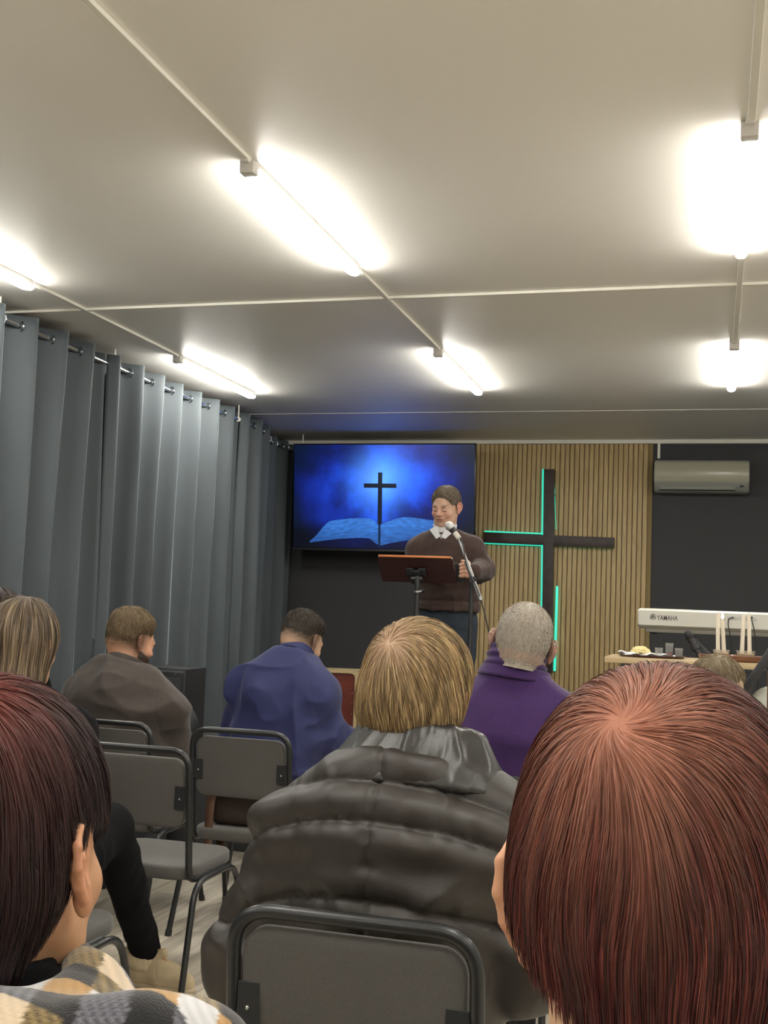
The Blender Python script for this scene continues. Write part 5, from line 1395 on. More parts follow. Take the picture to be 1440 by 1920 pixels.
# ---- partly hidden man near the table
def person_right():
    yb = 4.05
    x0 = W3(1335, 1330, yb)[0]
    p = Person('person with short sandy hair, only the crown showing above the red-haired head', x0, yb)
    J = seated_joints((x0, yb - 0.05, 0.55), W3(1340, 1392, yb), W3(1255, 1440, yb), W3(1430, 1440, yb), W3(1240, 1560, yb + 0.05), W3(1450, 1560, yb + 0.05), (0, 0, 0), (0, 0, 0))
    J['bend'] = 0.03; lap_hands(J)
    hp = W3(1342, 1316, yb + 0.03); R = rot(-14, 10, 6); s = 1.12
    body = dress(p, J, M_darktr, 'sweater', 0.018, 1.05, h=0.012, seed=51)
    st = lambda Q: sstep(-0.01, 0.015, hairline(Q, -0.05, 0.08, 0.03)) * 0.42
    body += build_head(hp, R, s, 0.005, face=False, color=(st, A3(0.20, 0.15, 0.09)), skin=A3(0.55, 0.38, 0.25), nk=J['neck'])
    body += hands(J, 1.0, 0.006)
    p.parts('body', body, M_skin)
    short_hair(p, hp, R, s, [(0.24, 0.19, 0.12), (0.18, 0.14, 0.09), (0.30, 0.24, 0.16)], 5000, 0.020, 0.014, 0.003, line=(0.055, 0.09, 0.06), seed=18, ramp=0.05)
    return p
# ---- preacher standing at the lectern, facing the hall
def person_preacher():
    yb = 6.60; z0 = STAGE
    hp = W3(836, 952, yb - 0.02)
    x0 = hp[0]
    p = Person('person standing at the lectern in brown V-neck sweater and white collar, speaking into microphone', x0, yb, z0)
    q = 0.98
    # 'l' joints are on the left of the photo (the figure faces us)
    J = seated_joints(W3(836, 1150, yb), W3(834, 1003, yb + 0.02), W3(784, 1034, yb), W3(886, 1034, yb + 0.02), W3(781, 1070, yb + 0.02), W3(906, 1068, yb + 0.02), W3(800, 1066, yb - 0.20), W3(877, 1072, yb - 0.26))
    J['hip'][1] = yb + 0.02
    hip = J['hip']
    hb = W3(832, 1146, yb)[2]
    # garment: build facing -Y, so mirror the helper's notion of back
    up = nrm(J['neck'] - J['hip'])
    Rm = np.eye(3)
    L = [('e', hip + A3(0, 0, 0.03), A3(0.178, 0.130, 0.12), Rm), ('e', hip + A3(0, -0.015, 0.17), A3(0.165, 0.135, 0.15), Rm, 0.07),
         ('e', hip + A3(0, 0.0, 0.32), A3(0.172, 0.120, 0.14), Rm, 0.07), ('c', J['sl'], J['sr'], 0.058, 0.058, 0.05),
         ('c', J['neck'], J['sl'] + (J['neck'] - J['sl']) * 0.2, 0.048, 0.05, 0.04), ('c', J['neck'], J['sr'] + (J['neck'] - J['sr']) * 0.2, 0.048, 0.05, 0.04),
         ('c', J['sl'], J['el'], 0.060, 0.052, 0.03), ('c', J['el'], J['hl'], 0.052, 0.036, 0.03),
         ('c', J['sr'], J['er'], 0.060, 0.056, 0.03), ('c', J['er'], J['hr'] + A3(0.030, 0.01, 0), 0.054, 0.036, 0.03)]
    nk = J['neck']
    def extra(P, d):
        # V neck
        q_ = P - (nk + A3(0, -0.085, 0.005))
        v = np.maximum(np.abs(q_[:, 0]) * 0.85 - (q_[:, 2] + 0.048) * 0.75, np.abs(q_[:, 1] + 0.01) - 0.07)
        return smax(d, -v, 0.006)
    hem_z = W3(832, 1141, yb)[2]
    V, F = gmesh(L, 0.012, 0.0065, 0.045, cuts=[(A3(0, 0, hem_z - 0.012), A3(0, 0, -1.0)), (nk + A3(0, 0, 0.03), A3(0, 0, 1.0))], extra=extra)
    N = vnormals(V, F); V = wrinkles(V, F, N, 0.014, 8, 61, (1, 1, 0.8))
    band = np.exp(-((V[:, 2] - (hem_z + 0.045)) / 0.012) ** 2) * (np.abs(V[:, 0] - hip[0]) < 0.3); V = V - vnormals(V, F) * (0.007 * band)[:, None]
    V += vnormals(V, F) * (0.010 * np.exp(-((V[:, 2] - (hem_z + 0.085)) / 0.03) ** 2))[:, None]
    p.add('sweater', V, F, M_sweater)
    # shirt collar
    Rc = rot(180, 6, 0)
    c0 = nk + A3(0.002, -0.008, 0.014)
    V, F = collar_mesh(c0, Rc, 0.062, 0.070, 0.050, 0.0040, 0.10, 0.0035)
    parts = [(V, F)]
    for s_ in (-1, 1):
        def fl(P, s_=s_):
            q_ = P - (nk + A3(s_ * 0.034, -0.088, 0.006)); a = math.radians(32 * s_)
            Rr = np.array(Matrix.Rotation(a, 3, 'Y') @ Matrix.Rotation(math.radians(-22), 3, 'X')); q_ = q_ @ Rr
            tri = np.maximum(np.abs(q_[:, 0]) - (0.016 + 0.010 * (q_[:, 2] + 0.03) / 0.06), np.abs(q_[:, 2]) - 0.040)
            return smax(tri, np.abs(q_[:, 1]) - 0.0035, 0.003)
        c_ = nk + A3(s_ * 0.034, -0.088, 0.006)
        parts.append(nets(fl, c_ - 0.06, c_ + 0.06, 0.003, 1))
    V1, F1 = gmesh([('e', nk + A3(0, -0.04, -0.045), A3(0.060, 0.050, 0.055), np.eye(3))], 0, 0.006, 0.02)
    parts.append((V1, F1))
    p.parts('shirt_collar', parts, M_collarw)
    # jeans
    fz = z0
    kn = [A3(hip[0] - 0.10, yb + 0.0, fz + 0.47), A3(hip[0] + 0.105, yb + 0.0, fz + 0.47)]
    an = [A3(hip[0] - 0.11, yb + 0.05, fz + 0.09), A3(hip[0] + 0.12, yb + 0.05, fz + 0.09)]
    LL = [('e', hip + A3(0, 0.01, -0.02), A3(0.165, 0.12, 0.11), Rm)]
    for i, s_ in enumerate((-1, 1)):
        LL += [('c', hip + A3(s_ * 0.082, 0.01, -0.08), kn[i], 0.092, 0.066, 0.04), ('c', kn[i], an[i], 0.064, 0.052, 0.03)]
    V, F = gmesh(LL, 0.006, 0.009, 0.05, cuts=[(A3(0, 0, fz + 0.035), A3(0, 0, -1.0)), (A3(0, 0, hem_z + 0.03), A3(0, 0, 1.0))])
    V = wrinkles(V, F, vnormals(V, F), 0.010, 10, 71); p.add('jeans', V, F, mat('dark_blue_denim', (0.016, 0.024, 0.036), 0.85, var=0.35, vscale=26, bump=0.4, bscale=300))
    for i in (0, 1):
        V, F = shoe_mesh(an[i] + A3(0, 0.01, 0), A3(0.1 * (2 * i - 1), -1, 0), 0.27, fz); p.add('shoe', V, F, M_shoe)
    # body
    core = [('c', hip, nk - A3(0, 0, 0.06), 0.10, 0.085), ('c', J['sl'], J['sr'], 0.042, 0.042), ('c', J['sl'], J['el'], 0.042, 0.038), ('c', J['el'], J['hl'], 0.036, 0.026),
            ('c', J['sr'], J['er'], 0.042, 0.038), ('c', J['er'], J['hr'] + A3(0.012, 0, 0), 0.036, 0.026), ('c', nk - A3(0, 0, 0.06), nk + A3(0, -0.01, 0.03), 0.06, 0.055)]
    for i in (0, 1): core += [('c', LL[1 + 2 * i][1], kn[i], 0.07, 0.05), ('c', kn[i], an[i] - A3(0, 0, 0.02), 0.048, 0.038)]
    V1, F1 = gmesh(core, 0, 0.012, 0.03, smooth=1)
    sk = A3(0.50, 0.31, 0.225)
    body = [(V1, F1, np.tile(sk, (len(V1), 1)))]
    R = rot(180 - 13, 20, -3); s = 0.95
    st = lambda Q: 0.12 * sstep(-0.02, -0.05, Q[:, 2]) * (Q[:, 1] > 0.0)
    body += build_head(hp, R, s, 0.0028, face=True, jaw=1.12, color=(st, A3(0.25, 0.17, 0.13)), skin=sk, brow=A3(0.10, 0.06, 0.04), nk=nk + A3(0, 0.01, -0.02))
    # right-hand side hand: fist round the edge of the book, fingers towards us
    w = J['hr'] + A3(0.018, 0.02, 0.0)
    Lh = [('c', J['er'] * 0.25 + J['hr'] * 0.75, w, 0.028, 0.026, 0.02)]
    hc = W3(869, 1070, yb - 0.30)
    ls = [(1058, 0.0), (1065, 0.002), (1072, 0.001), (1079, -0.002)]
    kb = W3(877, 1068, yb - 0.29)
    for i, (py, dx) in enumerate(ls):
        k0 = W3(876, py + 1, yb - 0.285); k1 = W3(870, py, yb - 0.335); k2 = W3(863.5, py + 1, yb - 0.330) + A3(dx, 0, 0); k3 = k2 + A3(0.006, 0.024, -0.003)
        Lh += [('c', w * 0.55 + kb * 0.45 + A3(0, 0, (1.5 - i) * 0.012), k0, 0.015, 0.0125, 0.014), ('c', k0, k1, 0.0118, 0.0108, 0.004), ('c', k1, k2, 0.0106, 0.0095, 0.004), ('c', k2, k3, 0.009, 0.008, 0.003)]
    th = kb + A3(-0.004, 0.028, 0.038)
    Lh += [('c', w, th, 0.015, 0.0125, 0.012), ('c', th, th + A3(-0.034, -0.004, 0.010), 0.0115, 0.0095, 0.004)]
    V, F = gmesh(Lh, 0, 0.0028, 0.008, pad=0.012, smooth=1); body.append((V, F, np.tile(sk * A3(1.08, 0.98, 0.95), (len(V), 1)) * (0.93 + 0.14 * vnoise(V * 120 + 9, 3))[:, None]))
    d = nrm(J['hl'] - J['el'])
    V, F = gmesh([('c', J['hl'] - d * 0.04, J['hl'], 0.026, 0.024, 0.02)] + hand_prims(J['hl'], d, A3(0.2, 0.15, -1), 1, 0.9, 0.98), 0, 0.004, 0.008, pad=0.012, smooth=1)
    body.append((V, F, np.tile(sk, (len(V), 1))))
    p.parts('body', body, M_skin)
    short_hair(p, hp, R, s, [(0.12, 0.085, 0.055), (0.20, 0.155, 0.11), (0.08, 0.055, 0.036), (0.28, 0.24, 0.19)], 8000, 0.020, 0.012, 0.005, line=(-0.045, 0.100, 0.016), w0=0.0013, h=0.0032, seed=28, jaw=1.12, ramp=0.022)
    # book held on the edge of the board
    b0 = W3(852, 1057, yb - 0.315); b1 = W3(866, 1090, yb - 0.315)
    bm = bmesh.new(); wb, hb_ = 0.066, 0.105
    box(bm, 0, 0, 0, wb, 0.010, hb_, 0.003, rot=Matrix.Rotation(math.radians(14), 3, 'X'))
    o = obj('black_book', bm, M_plate, None, ((b0[0] + b1[0]) / 2, yb - 0.305, (b0[2] + b1[2]) / 2)); tag(o, 'black covered book or tablet held at the right edge of the lectern', 'book')
    return p

# ---- generic long-strand head
def bob(p, hp, R, s, vol, cuts, crown, pal, n, length, w0, h=0.004, crown_pal=None, crown_r=0.06, grav=0.9, noise=0.3, lift=(-0.002, 0.004), seed=1, hang=0.4, steps=14, keep=None, flat=0.5, nfreq=30, streak=0.35, side=(0, 0, 0), base_dark=0.5, clump=0.004, taper=0.25, swirl=0.0):
    """vol(Q): hair volume sdf; cuts(Q) > 0 where there is no hair"""
    r = np.random.default_rng(seed)
    cr = A3(*crown)
    def az(Q):
        v = Q - cr; return np.arctan2(v[:, 0], -v[:, 1] + 0.02)
    def fn(Q):
        return vol(Q)
    def fn2(Q):
        a = Q - cr; rr_ = np.linalg.norm(a, axis=1)
        cl = vnoise(np.stack([az(Q) * 9 + 20, rr_ * 7 + 5, rr_ * 0 + seed], -1), seed) - 0.5
        return smax(vol(Q) - clump * cl * sstep(0.02, 0.08, rr_), cuts(Q), 0.010)
    lo = A3(-0.17, -0.19, -0.32); hi = A3(0.17, 0.17, 0.19)
    V, F = nets(fn2, lo, hi, h / s, 1)
    kp = (lambda c: ((cuts(c) < -0.004) & (np.abs(vol(c)) < 0.012)).astype(float) + 1e-9) if keep is None else keep
    roots = sample_surface(V, F, n, r, kp)
    # extra roots round the crown
    def dirf(P):
        v = P - cr; d_ = np.linalg.norm(v, axis=1)[:, None]
        v = v / (d_ + 1e-9)
        g = np.tile(A3(0, 0, -1.0), (len(P), 1)) @ R * grav
        v = v * (1.15 - sstep(0.03, 0.14, d_) * 0.75) + g * sstep(0.01, 0.09, d_) + A3(*side)
        return v
    SV, SF, sid, tv = groom(fn, roots, dirf, length, steps, lift, r, w0 / s, noise=noise, nfreq=nfreq, hold=lambda P: np.full(len(P), hang), flat=flat, taper=taper, swirl=(cr, swirl, 0.05))
    m1 = steps + 1; A_ = SV.reshape(n, m1, 2, 3); ctr = A_.mean(axis=2); cv = cuts(ctr.reshape(-1, 3)).reshape(n, m1) > r.normal(0.003, 0.005, n)[:, None]
    fi = np.where(cv.any(axis=1), cv.argmax(axis=1), m1 - 1); kk = np.arange(m1)[None, :]
    endp = ctr[np.arange(n), np.maximum(fi, 0)]
    over = kk >= fi[:, None]; over[:, -1] = True
    A_ = np.where(over[..., None, None], endp[:, None, None, :], A_)
    SV = A_.reshape(-1, 3)
    cc = strand_colors(r, n, pal, 0.20)[sid]
    st_ = vnoise(np.stack([az(SV) * 14 + 30, np.linalg.norm(SV - cr, axis=1) * 9 + 3, SV[:, 0] * 0 + 2], -1), seed + 5)
    cc = cc * (1 - streak + 2 * streak * st_)[:, None]
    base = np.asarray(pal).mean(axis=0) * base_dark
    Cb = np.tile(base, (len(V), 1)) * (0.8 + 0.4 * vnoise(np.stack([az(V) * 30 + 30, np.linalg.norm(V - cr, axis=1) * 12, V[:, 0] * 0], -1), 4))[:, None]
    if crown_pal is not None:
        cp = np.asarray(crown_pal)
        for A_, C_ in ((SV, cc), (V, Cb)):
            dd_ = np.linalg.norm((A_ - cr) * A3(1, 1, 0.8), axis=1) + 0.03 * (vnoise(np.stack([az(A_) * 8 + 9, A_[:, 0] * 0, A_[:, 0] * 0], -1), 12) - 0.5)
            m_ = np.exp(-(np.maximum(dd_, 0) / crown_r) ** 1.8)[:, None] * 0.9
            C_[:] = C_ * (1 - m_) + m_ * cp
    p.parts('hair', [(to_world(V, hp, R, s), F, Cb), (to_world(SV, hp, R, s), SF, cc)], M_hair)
# ---- woman with short dyed-red hair, right foreground
def person_red():
    hp = W3(1244, 1684, 0.82); yb = hp[1]; x0 = hp[0]
    p = Person('person with short dyed auburn-red hair seen from behind, large at lower right', x0, yb)
    R = rot(-8, 9, 0); s = 1.07
    nk = hp + A3(0.0, -0.040, -0.150)
    J = seated_joints((x0, yb - 0.03, 0.53), nk, nk + A3(-0.175, 0.01, -0.075), nk + A3(0.175, 0.01, -0.075), nk + A3(-0.19, 0.05, -0.34), nk + A3(0.19, 0.05, -0.34), (0, 0, 0), (0, 0, 0)); lap_hands(J)
    body = dress(p, J, M_blacktop, 'sweater', 0.014, 0.95, h=0.010, seed=81)
    sk = A3(0.66, 0.41, 0.25)
    body += build_head(hp, R, s, 0.003, face=True, skin=sk, hear=0.0018, neck=0.058, earred=0.30, nk=nk, flare=15, esc=1.2, edz=-0.010, edx=-0.003)
    body += hands(J, 0.95, 0.006)
    p.parts('body', body, M_skin)
    def vol(Q):
        d = s_ell(Q, A3(0, -0.014, 0.042), A3(0.087, 0.110, 0.101))
        d = smin(d, s_ell(Q, A3(0, -0.045, -0.012), A3(0.079, 0.074, 0.078)), 0.03)
        d = smin(d, s_ell(Q, A3(0.004, -0.052, -0.080), A3(0.058, 0.045, 0.050)), 0.03)
        return d
    def cuts(Q):
        zb = np.interp(Q[:, 0], [-0.09, -0.072, -0.055, -0.038, -0.018, 0.0, 0.03, 0.06, 0.09], [0.0, -0.024, -0.042, -0.056, -0.074, -0.110, -0.125, -0.10, -0.03])
        zs = np.interp(Q[:, 1], [-0.035, -0.015, 0.006, 0.03, 0.05, 0.07], [-0.12, -0.03, 0.012, 0.012, 0.0, 0.03])
        zl = np.maximum(zb, zs)
        return np.maximum(zl - Q[:, 2], Q[:, 1] - 0.095)
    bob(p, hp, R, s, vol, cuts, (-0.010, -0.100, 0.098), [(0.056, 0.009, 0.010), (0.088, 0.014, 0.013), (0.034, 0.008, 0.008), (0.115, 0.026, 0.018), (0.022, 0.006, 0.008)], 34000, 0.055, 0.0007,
        h=0.0035, crown_pal=(0.46, 0.19, 0.12), crown_r=0.056, grav=0.8, noise=0.6, lift=(-0.002, 0.0045), seed=5, hang=1.0, steps=12, flat=0.6, streak=0.45, base_dark=0.5, clump=0.010, taper=0.08, swirl=0.7)  # paler crown mixes undyed roots and scalp with some light painted into the colour
    return p
# ---- woman with very dark auburn hair, left foreground, in a checked shawl
def person_left():
    hp = W3(-18, 1612, 0.83); yb = hp[1]; x0 = hp[0]
    p = Person('person with short burgundy-black hair and checked shawl, at lower left edge', x0, yb)
    R = rot(0, 6, -2); s = 1.0
    nk = hp + A3(0.0, -0.040, -0.112)
    J = seated_joints((x0, yb - 0.02, 0.53), nk, nk + A3(-0.175, 0.01, -0.060), nk + A3(0.175, 0.01, -0.060), nk + A3(-0.20, 0.05, -0.34), nk + A3(0.19, 0.05, -0.34), (0, 0, 0), (0, 0, 0)); lap_hands(J)
    body = dress(p, J, M_blacktop, 'pullover', 0.012, 0.95, h=0.010, seed=91)
    sk = A3(0.50, 0.285, 0.165)
    body += build_head(hp, R, s, 0.003, face=True, skin=sk, hear=0.0018, neck=0.049, earred=0.30, nk=nk, flare=8)
    body += hands(J, 0.95, 0.006)
    p.parts('body', body, M_skin)
    V, F = collar_mesh(nk + A3(0, 0.004, 0.004), rot(0, 10, 0), 0.066, 0.072, 0.045, 0.006, -0.02, 0.004); p.add('polo_neck', V, F, M_blacktop)
    def vol(Q):
        d = s_ell(Q, A3(0, -0.014, 0.040), A3(0.089, 0.112, 0.106))
        d = smin(d, s_ell(Q, A3(0, -0.045, -0.015), A3(0.082, 0.078, 0.080)), 0.03)
        d = smin(d, s_ell(Q, A3(0.0, -0.055, -0.085), A3(0.056, 0.042, 0.060)), 0.03)
        return d
    def cuts(Q):
        zl = np.interp(Q[:, 1], [-0.14, -0.080, -0.050, -0.022, -0.006, 0.03, 0.05, 0.07], [-0.135, -0.120, -0.085, -0.022, 0.034, 0.040, 0.030, 0.05])
        return np.maximum(zl - Q[:, 2], Q[:, 1] - 0.095)
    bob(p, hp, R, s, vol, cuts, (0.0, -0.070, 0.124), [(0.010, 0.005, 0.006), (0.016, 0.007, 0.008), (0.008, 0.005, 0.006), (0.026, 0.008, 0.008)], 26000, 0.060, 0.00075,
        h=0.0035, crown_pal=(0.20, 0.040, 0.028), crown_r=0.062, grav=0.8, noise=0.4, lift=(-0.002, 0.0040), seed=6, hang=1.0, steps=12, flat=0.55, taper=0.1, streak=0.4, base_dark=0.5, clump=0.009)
    # shawl
    c = nk + A3(0, 0, 0.024)
    L = [('c', J['sl'] + A3(-0.01, 0, 0.0), J['sr'] + A3(0.01, 0, 0.0), 0.078, 0.078, 0.04), ('e', J['hip'] * 0.35 + J['neck'] * 0.65, A3(0.185, 0.145, 0.2), np.eye(3), 0.05),
         ('c', J['sl'], J['el'] + A3(0.0, 0, 0), 0.078, 0.085, 0.05), ('c', J['sr'], J['er'] + A3(0.0, 0, 0), 0.078, 0.085, 0.05)]
    ring = []
    for k_ in range(15):
        a = 2 * math.pi * k_ / 14
        ring.append(c + A3(0.098 * math.sin(a), 0.098 * math.cos(a) - 0.005, -0.010 + 0.014 * math.sin(2 * a + 1) - 0.02 * math.cos(a)))
    for u, v in zip(ring, ring[1:]): L.append(('c', u, v, 0.030, 0.030, 0.022))
    for a, b_, ra, rb in ((A3(0.05, -0.12, 0.0), A3(0.17, -0.03, -0.02), 0.030, 0.040), (A3(0.12, -0.09, -0.04), A3(0.24, 0.02, -0.075), 0.040, 0.036), (A3(-0.10, -0.11, -0.03), A3(0.13, -0.135, -0.06), 0.030, 0.035), (A3(0.05, -0.15, -0.09), A3(0.25, -0.04, -0.10), 0.035, 0.035)):
        L.append(('c', c + a, c + b_, ra, rb, 0.022))
    def extra(P, d):
        q = P - (nk + A3(0, 0.004, 0.05)); inner = np.maximum(np.sqrt((q[:, 0] / 0.072) ** 2 + (q[:, 1] / 0.078) ** 2) - 1, -10) * 0.07
        d = smax(d, -inner, 0.012)
        return d + 0.008 * (ridge(vnoise(P * A3(9, 9, 16) + 60, 93), 2) - 0.5)
    V, F = gmesh(L, 0.004, 0.0032, 0.03, cuts=[(A3(0, 0, nk[2] - 0.36), A3(0, 0, -1.0))], extra=extra, pad=0.02)
    # weave pattern by position on the cloth
    Q = V - c
    wob = 0.016 * np.stack([vnoise(Q * 9 + 20, 1), vnoise(Q * 9 + 40, 2), vnoise(Q * 9 + 60, 3)], 1)
    Qw = Q + wob
    u = (Qw @ nrm(A3(1, 0.35, -0.25))) / 0.031 + 0.30; v = (Qw @ nrm(A3(-0.25, 1, -0.9))) / 0.031 + 0.1
    bu = np.floor(u).astype(int) % 2; bv = np.floor(v).astype(int) % 4
    cream = A3(0.62, 0.50, 0.36); white = A3(0.60, 0.60, 0.62); olive = A3(0.16, 0.115, 0.05); black = A3(0.010, 0.010, 0.012); camel = A3(0.42, 0.24, 0.08); grey = A3(0.10, 0.10, 0.12)
    C = np.zeros((len(V), 3))
    for b_, c_, col_ in ((0, 0, cream), (1, 0, olive), (0, 1, grey), (1, 1, black), (0, 2, white), (1, 2, camel), (0, 3, olive), (1, 3, black)): C[(bu == b_) & (bv == c_)] = col_
    tw = 0.5 + 0.5 * np.sin((Q @ nrm(A3(1, 0.6, 0.8))) * 1100)
    C = C * (0.88 + 0.2 * tw)[:, None]
    mixm = ((bu == 0) & (bv % 2 == 1)) | ((bu == 1) & (bv == 0))
    C[mixm] = C[mixm] * (0.6 + 0.9 * tw[mixm])[:, None]
    sh = p.add('shawl', V, F, mat('checked_wool', (0.5, 0.5, 0.5), 0.95, attr=True, sheen=0.4, bump=0.5, bscale=700), C)
    sh['label'] = 'checked wool shawl in cream, black, olive and camel'
    return p
# ---- puffer jacket wearer in the middle
def person_puffer():
    yb = 2.16
    hp = W3(783, 1308, yb + 0.06); x0 = W3(735, 1600, yb)[0]
    p = Person('person with fair bobbed hair in a dark quilted puffer jacket, centre foreground', x0, yb)
    q = 1.0
    J = seated_joints((x0 - 0.005, yb - 0.01, 0.55), W3(778, 1440, yb), W3(585, 1575, yb), W3(905, 1575, yb), W3(484, 1800, yb + 0.0), W3(975, 1790, yb + 0.03), (0, 0, 0), (0, 0, 0))
    J['bend'] = 0.015; lap_hands(J)
    zc_ = J['neck'][2]
    cen = np.array([W3(738, 1545, yb)[0], 0, 0])
    sz = [W3(735, 1470, yb - 0.15)[2], W3(735, 1541, yb - 0.15)[2], W3(735, 1690, yb - 0.15)[2]]
    def quilt(V):
        a = V[:, 0] - cen[0]
        zz = V[:, 2] + 0.85 * np.minimum(np.abs(a), 0.30) ** 2 + 0.25 * np.maximum(np.abs(a) - 0.22, 0)
        d = np.zeros(len(V))
        for k_, z_ in enumerate(sz):
            t_ = zz - z_
            sharp = 0.0065
            d -= 0.011 * np.exp(-np.abs(t_) / sharp) * (0.75 if k_ == 0 else 1.0)
            d += 0.006 * np.exp(-((np.abs(t_) - 0.03) / 0.022) ** 2)
            # gathers fanning out from the seam
            gth = vnoise(np.stack([a * 55 + 40, t_ * 7 + 9, V[:, 1] * 14 + 5], -1), 101 + k_) - 0.5
            d += 0.007 * gth * np.exp(-(t_ / 0.022) ** 2)
        cs = np.exp(-np.abs(a - 0.02 * (V[:, 2] - sz[1])) / 0.005) * (V[:, 1] < yb)
        d -= 0.009 * cs
        gth = vnoise(np.stack([a * 18 + 4, V[:, 2] * 60 + 9, V[:, 1] * 0 + 5], -1), 111) - 0.5
        d += 0.008 * gth * np.exp(-(a / 0.03) ** 2) * (V[:, 1] < yb)
        big = ridge(vnoise(np.stack([a * 5 + np.abs(V[:, 2] - 0.9) * 4 * np.sign(a) + 30, V[:, 2] * 5 + 3, V[:, 1] * 5], -1), 121), 2.2)
        d += 0.022 * (big - 0.35) * sstep(sz[0] - 0.02, sz[0] - 0.12, V[:, 2])
        sm_ = ridge(vnoise(np.stack([a * 20 - V[:, 2] * 8 * np.sign(a) + 30, V[:, 2] * 9 + 3, V[:, 1] * 9], -1), 131), 2)
        d += 0.0035 * (sm_ - 0.4)
        return d
    body = dress(p, J, M_puffer, 'puffer_jacket', 0.040, q, h=0.0065, hem=0.10, wr=(0.003, 8), seed=141, mleg=M_darktr, wide=1.05, seam=False, disp=quilt)
    sk = A3(0.62, 0.38, 0.25)
    R = rot(-6, 8, 4); s = 1.06
    body += build_head(hp, R, s, 0.0045, face=True, skin=sk, neck=0.052, nk=J['neck'])
    body += hands(J, 0.95, 0.006)
    p.parts('body', body, M_skin)
    # tall padded collar
    c0 = J['neck'] + A3(0.0, -0.005, -0.045)
    Rc = rot(-4, 14, 1)
    V, F = collar_mesh(c0, Rc, 0.178, 0.118, 0.125, 0.020, -0.62, 0.0055)
    N = vnormals(V, F)
    q_ = (V - c0) @ Rc
    an_ = np.arctan2(q_[:, 0], q_[:, 1])
    f1 = ridge(vnoise(np.stack([an_ * 3 + 9, q_[:, 2] * 11 + 7, q_[:, 0] * 0], -1), 151), 2) - 0.4
    f2 = ridge(vnoise(np.stack([an_ * 7 + 9 + q_[:, 2] * 20, q_[:, 2] * 12 + 7, q_[:, 0] * 0], -1), 152), 2) - 0.4
    V = V + N * (0.006 * f1 + 0.002 * f2)[:, None]
    p.add('collar', V, F, M_puffer2)
    def vol(Q):
        d = s_ell(Q, A3(0, -0.016, 0.040), A3(0.095, 0.115, 0.102))
        d = smin(d, s_ell(Q, A3(0, -0.040, -0.020), A3(0.095, 0.080, 0.080)), 0.03)
        return d
    def cuts(Q):
        zl = np.interp(Q[:, 1], [-0.14, -0.05, -0.012, 0.012, 0.03, 0.05, 0.07], [-0.082, -0.078, -0.062, -0.012, -0.02, 0.0, 0.03])
        return np.maximum(zl - Q[:, 2], Q[:, 1] - 0.10)
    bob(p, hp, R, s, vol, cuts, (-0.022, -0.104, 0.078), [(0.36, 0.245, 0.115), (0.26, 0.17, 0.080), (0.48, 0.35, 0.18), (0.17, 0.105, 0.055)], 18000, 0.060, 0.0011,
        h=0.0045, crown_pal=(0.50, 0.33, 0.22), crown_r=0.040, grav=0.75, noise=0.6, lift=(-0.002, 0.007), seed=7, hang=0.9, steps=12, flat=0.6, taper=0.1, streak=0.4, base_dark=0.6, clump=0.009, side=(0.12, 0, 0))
    return p
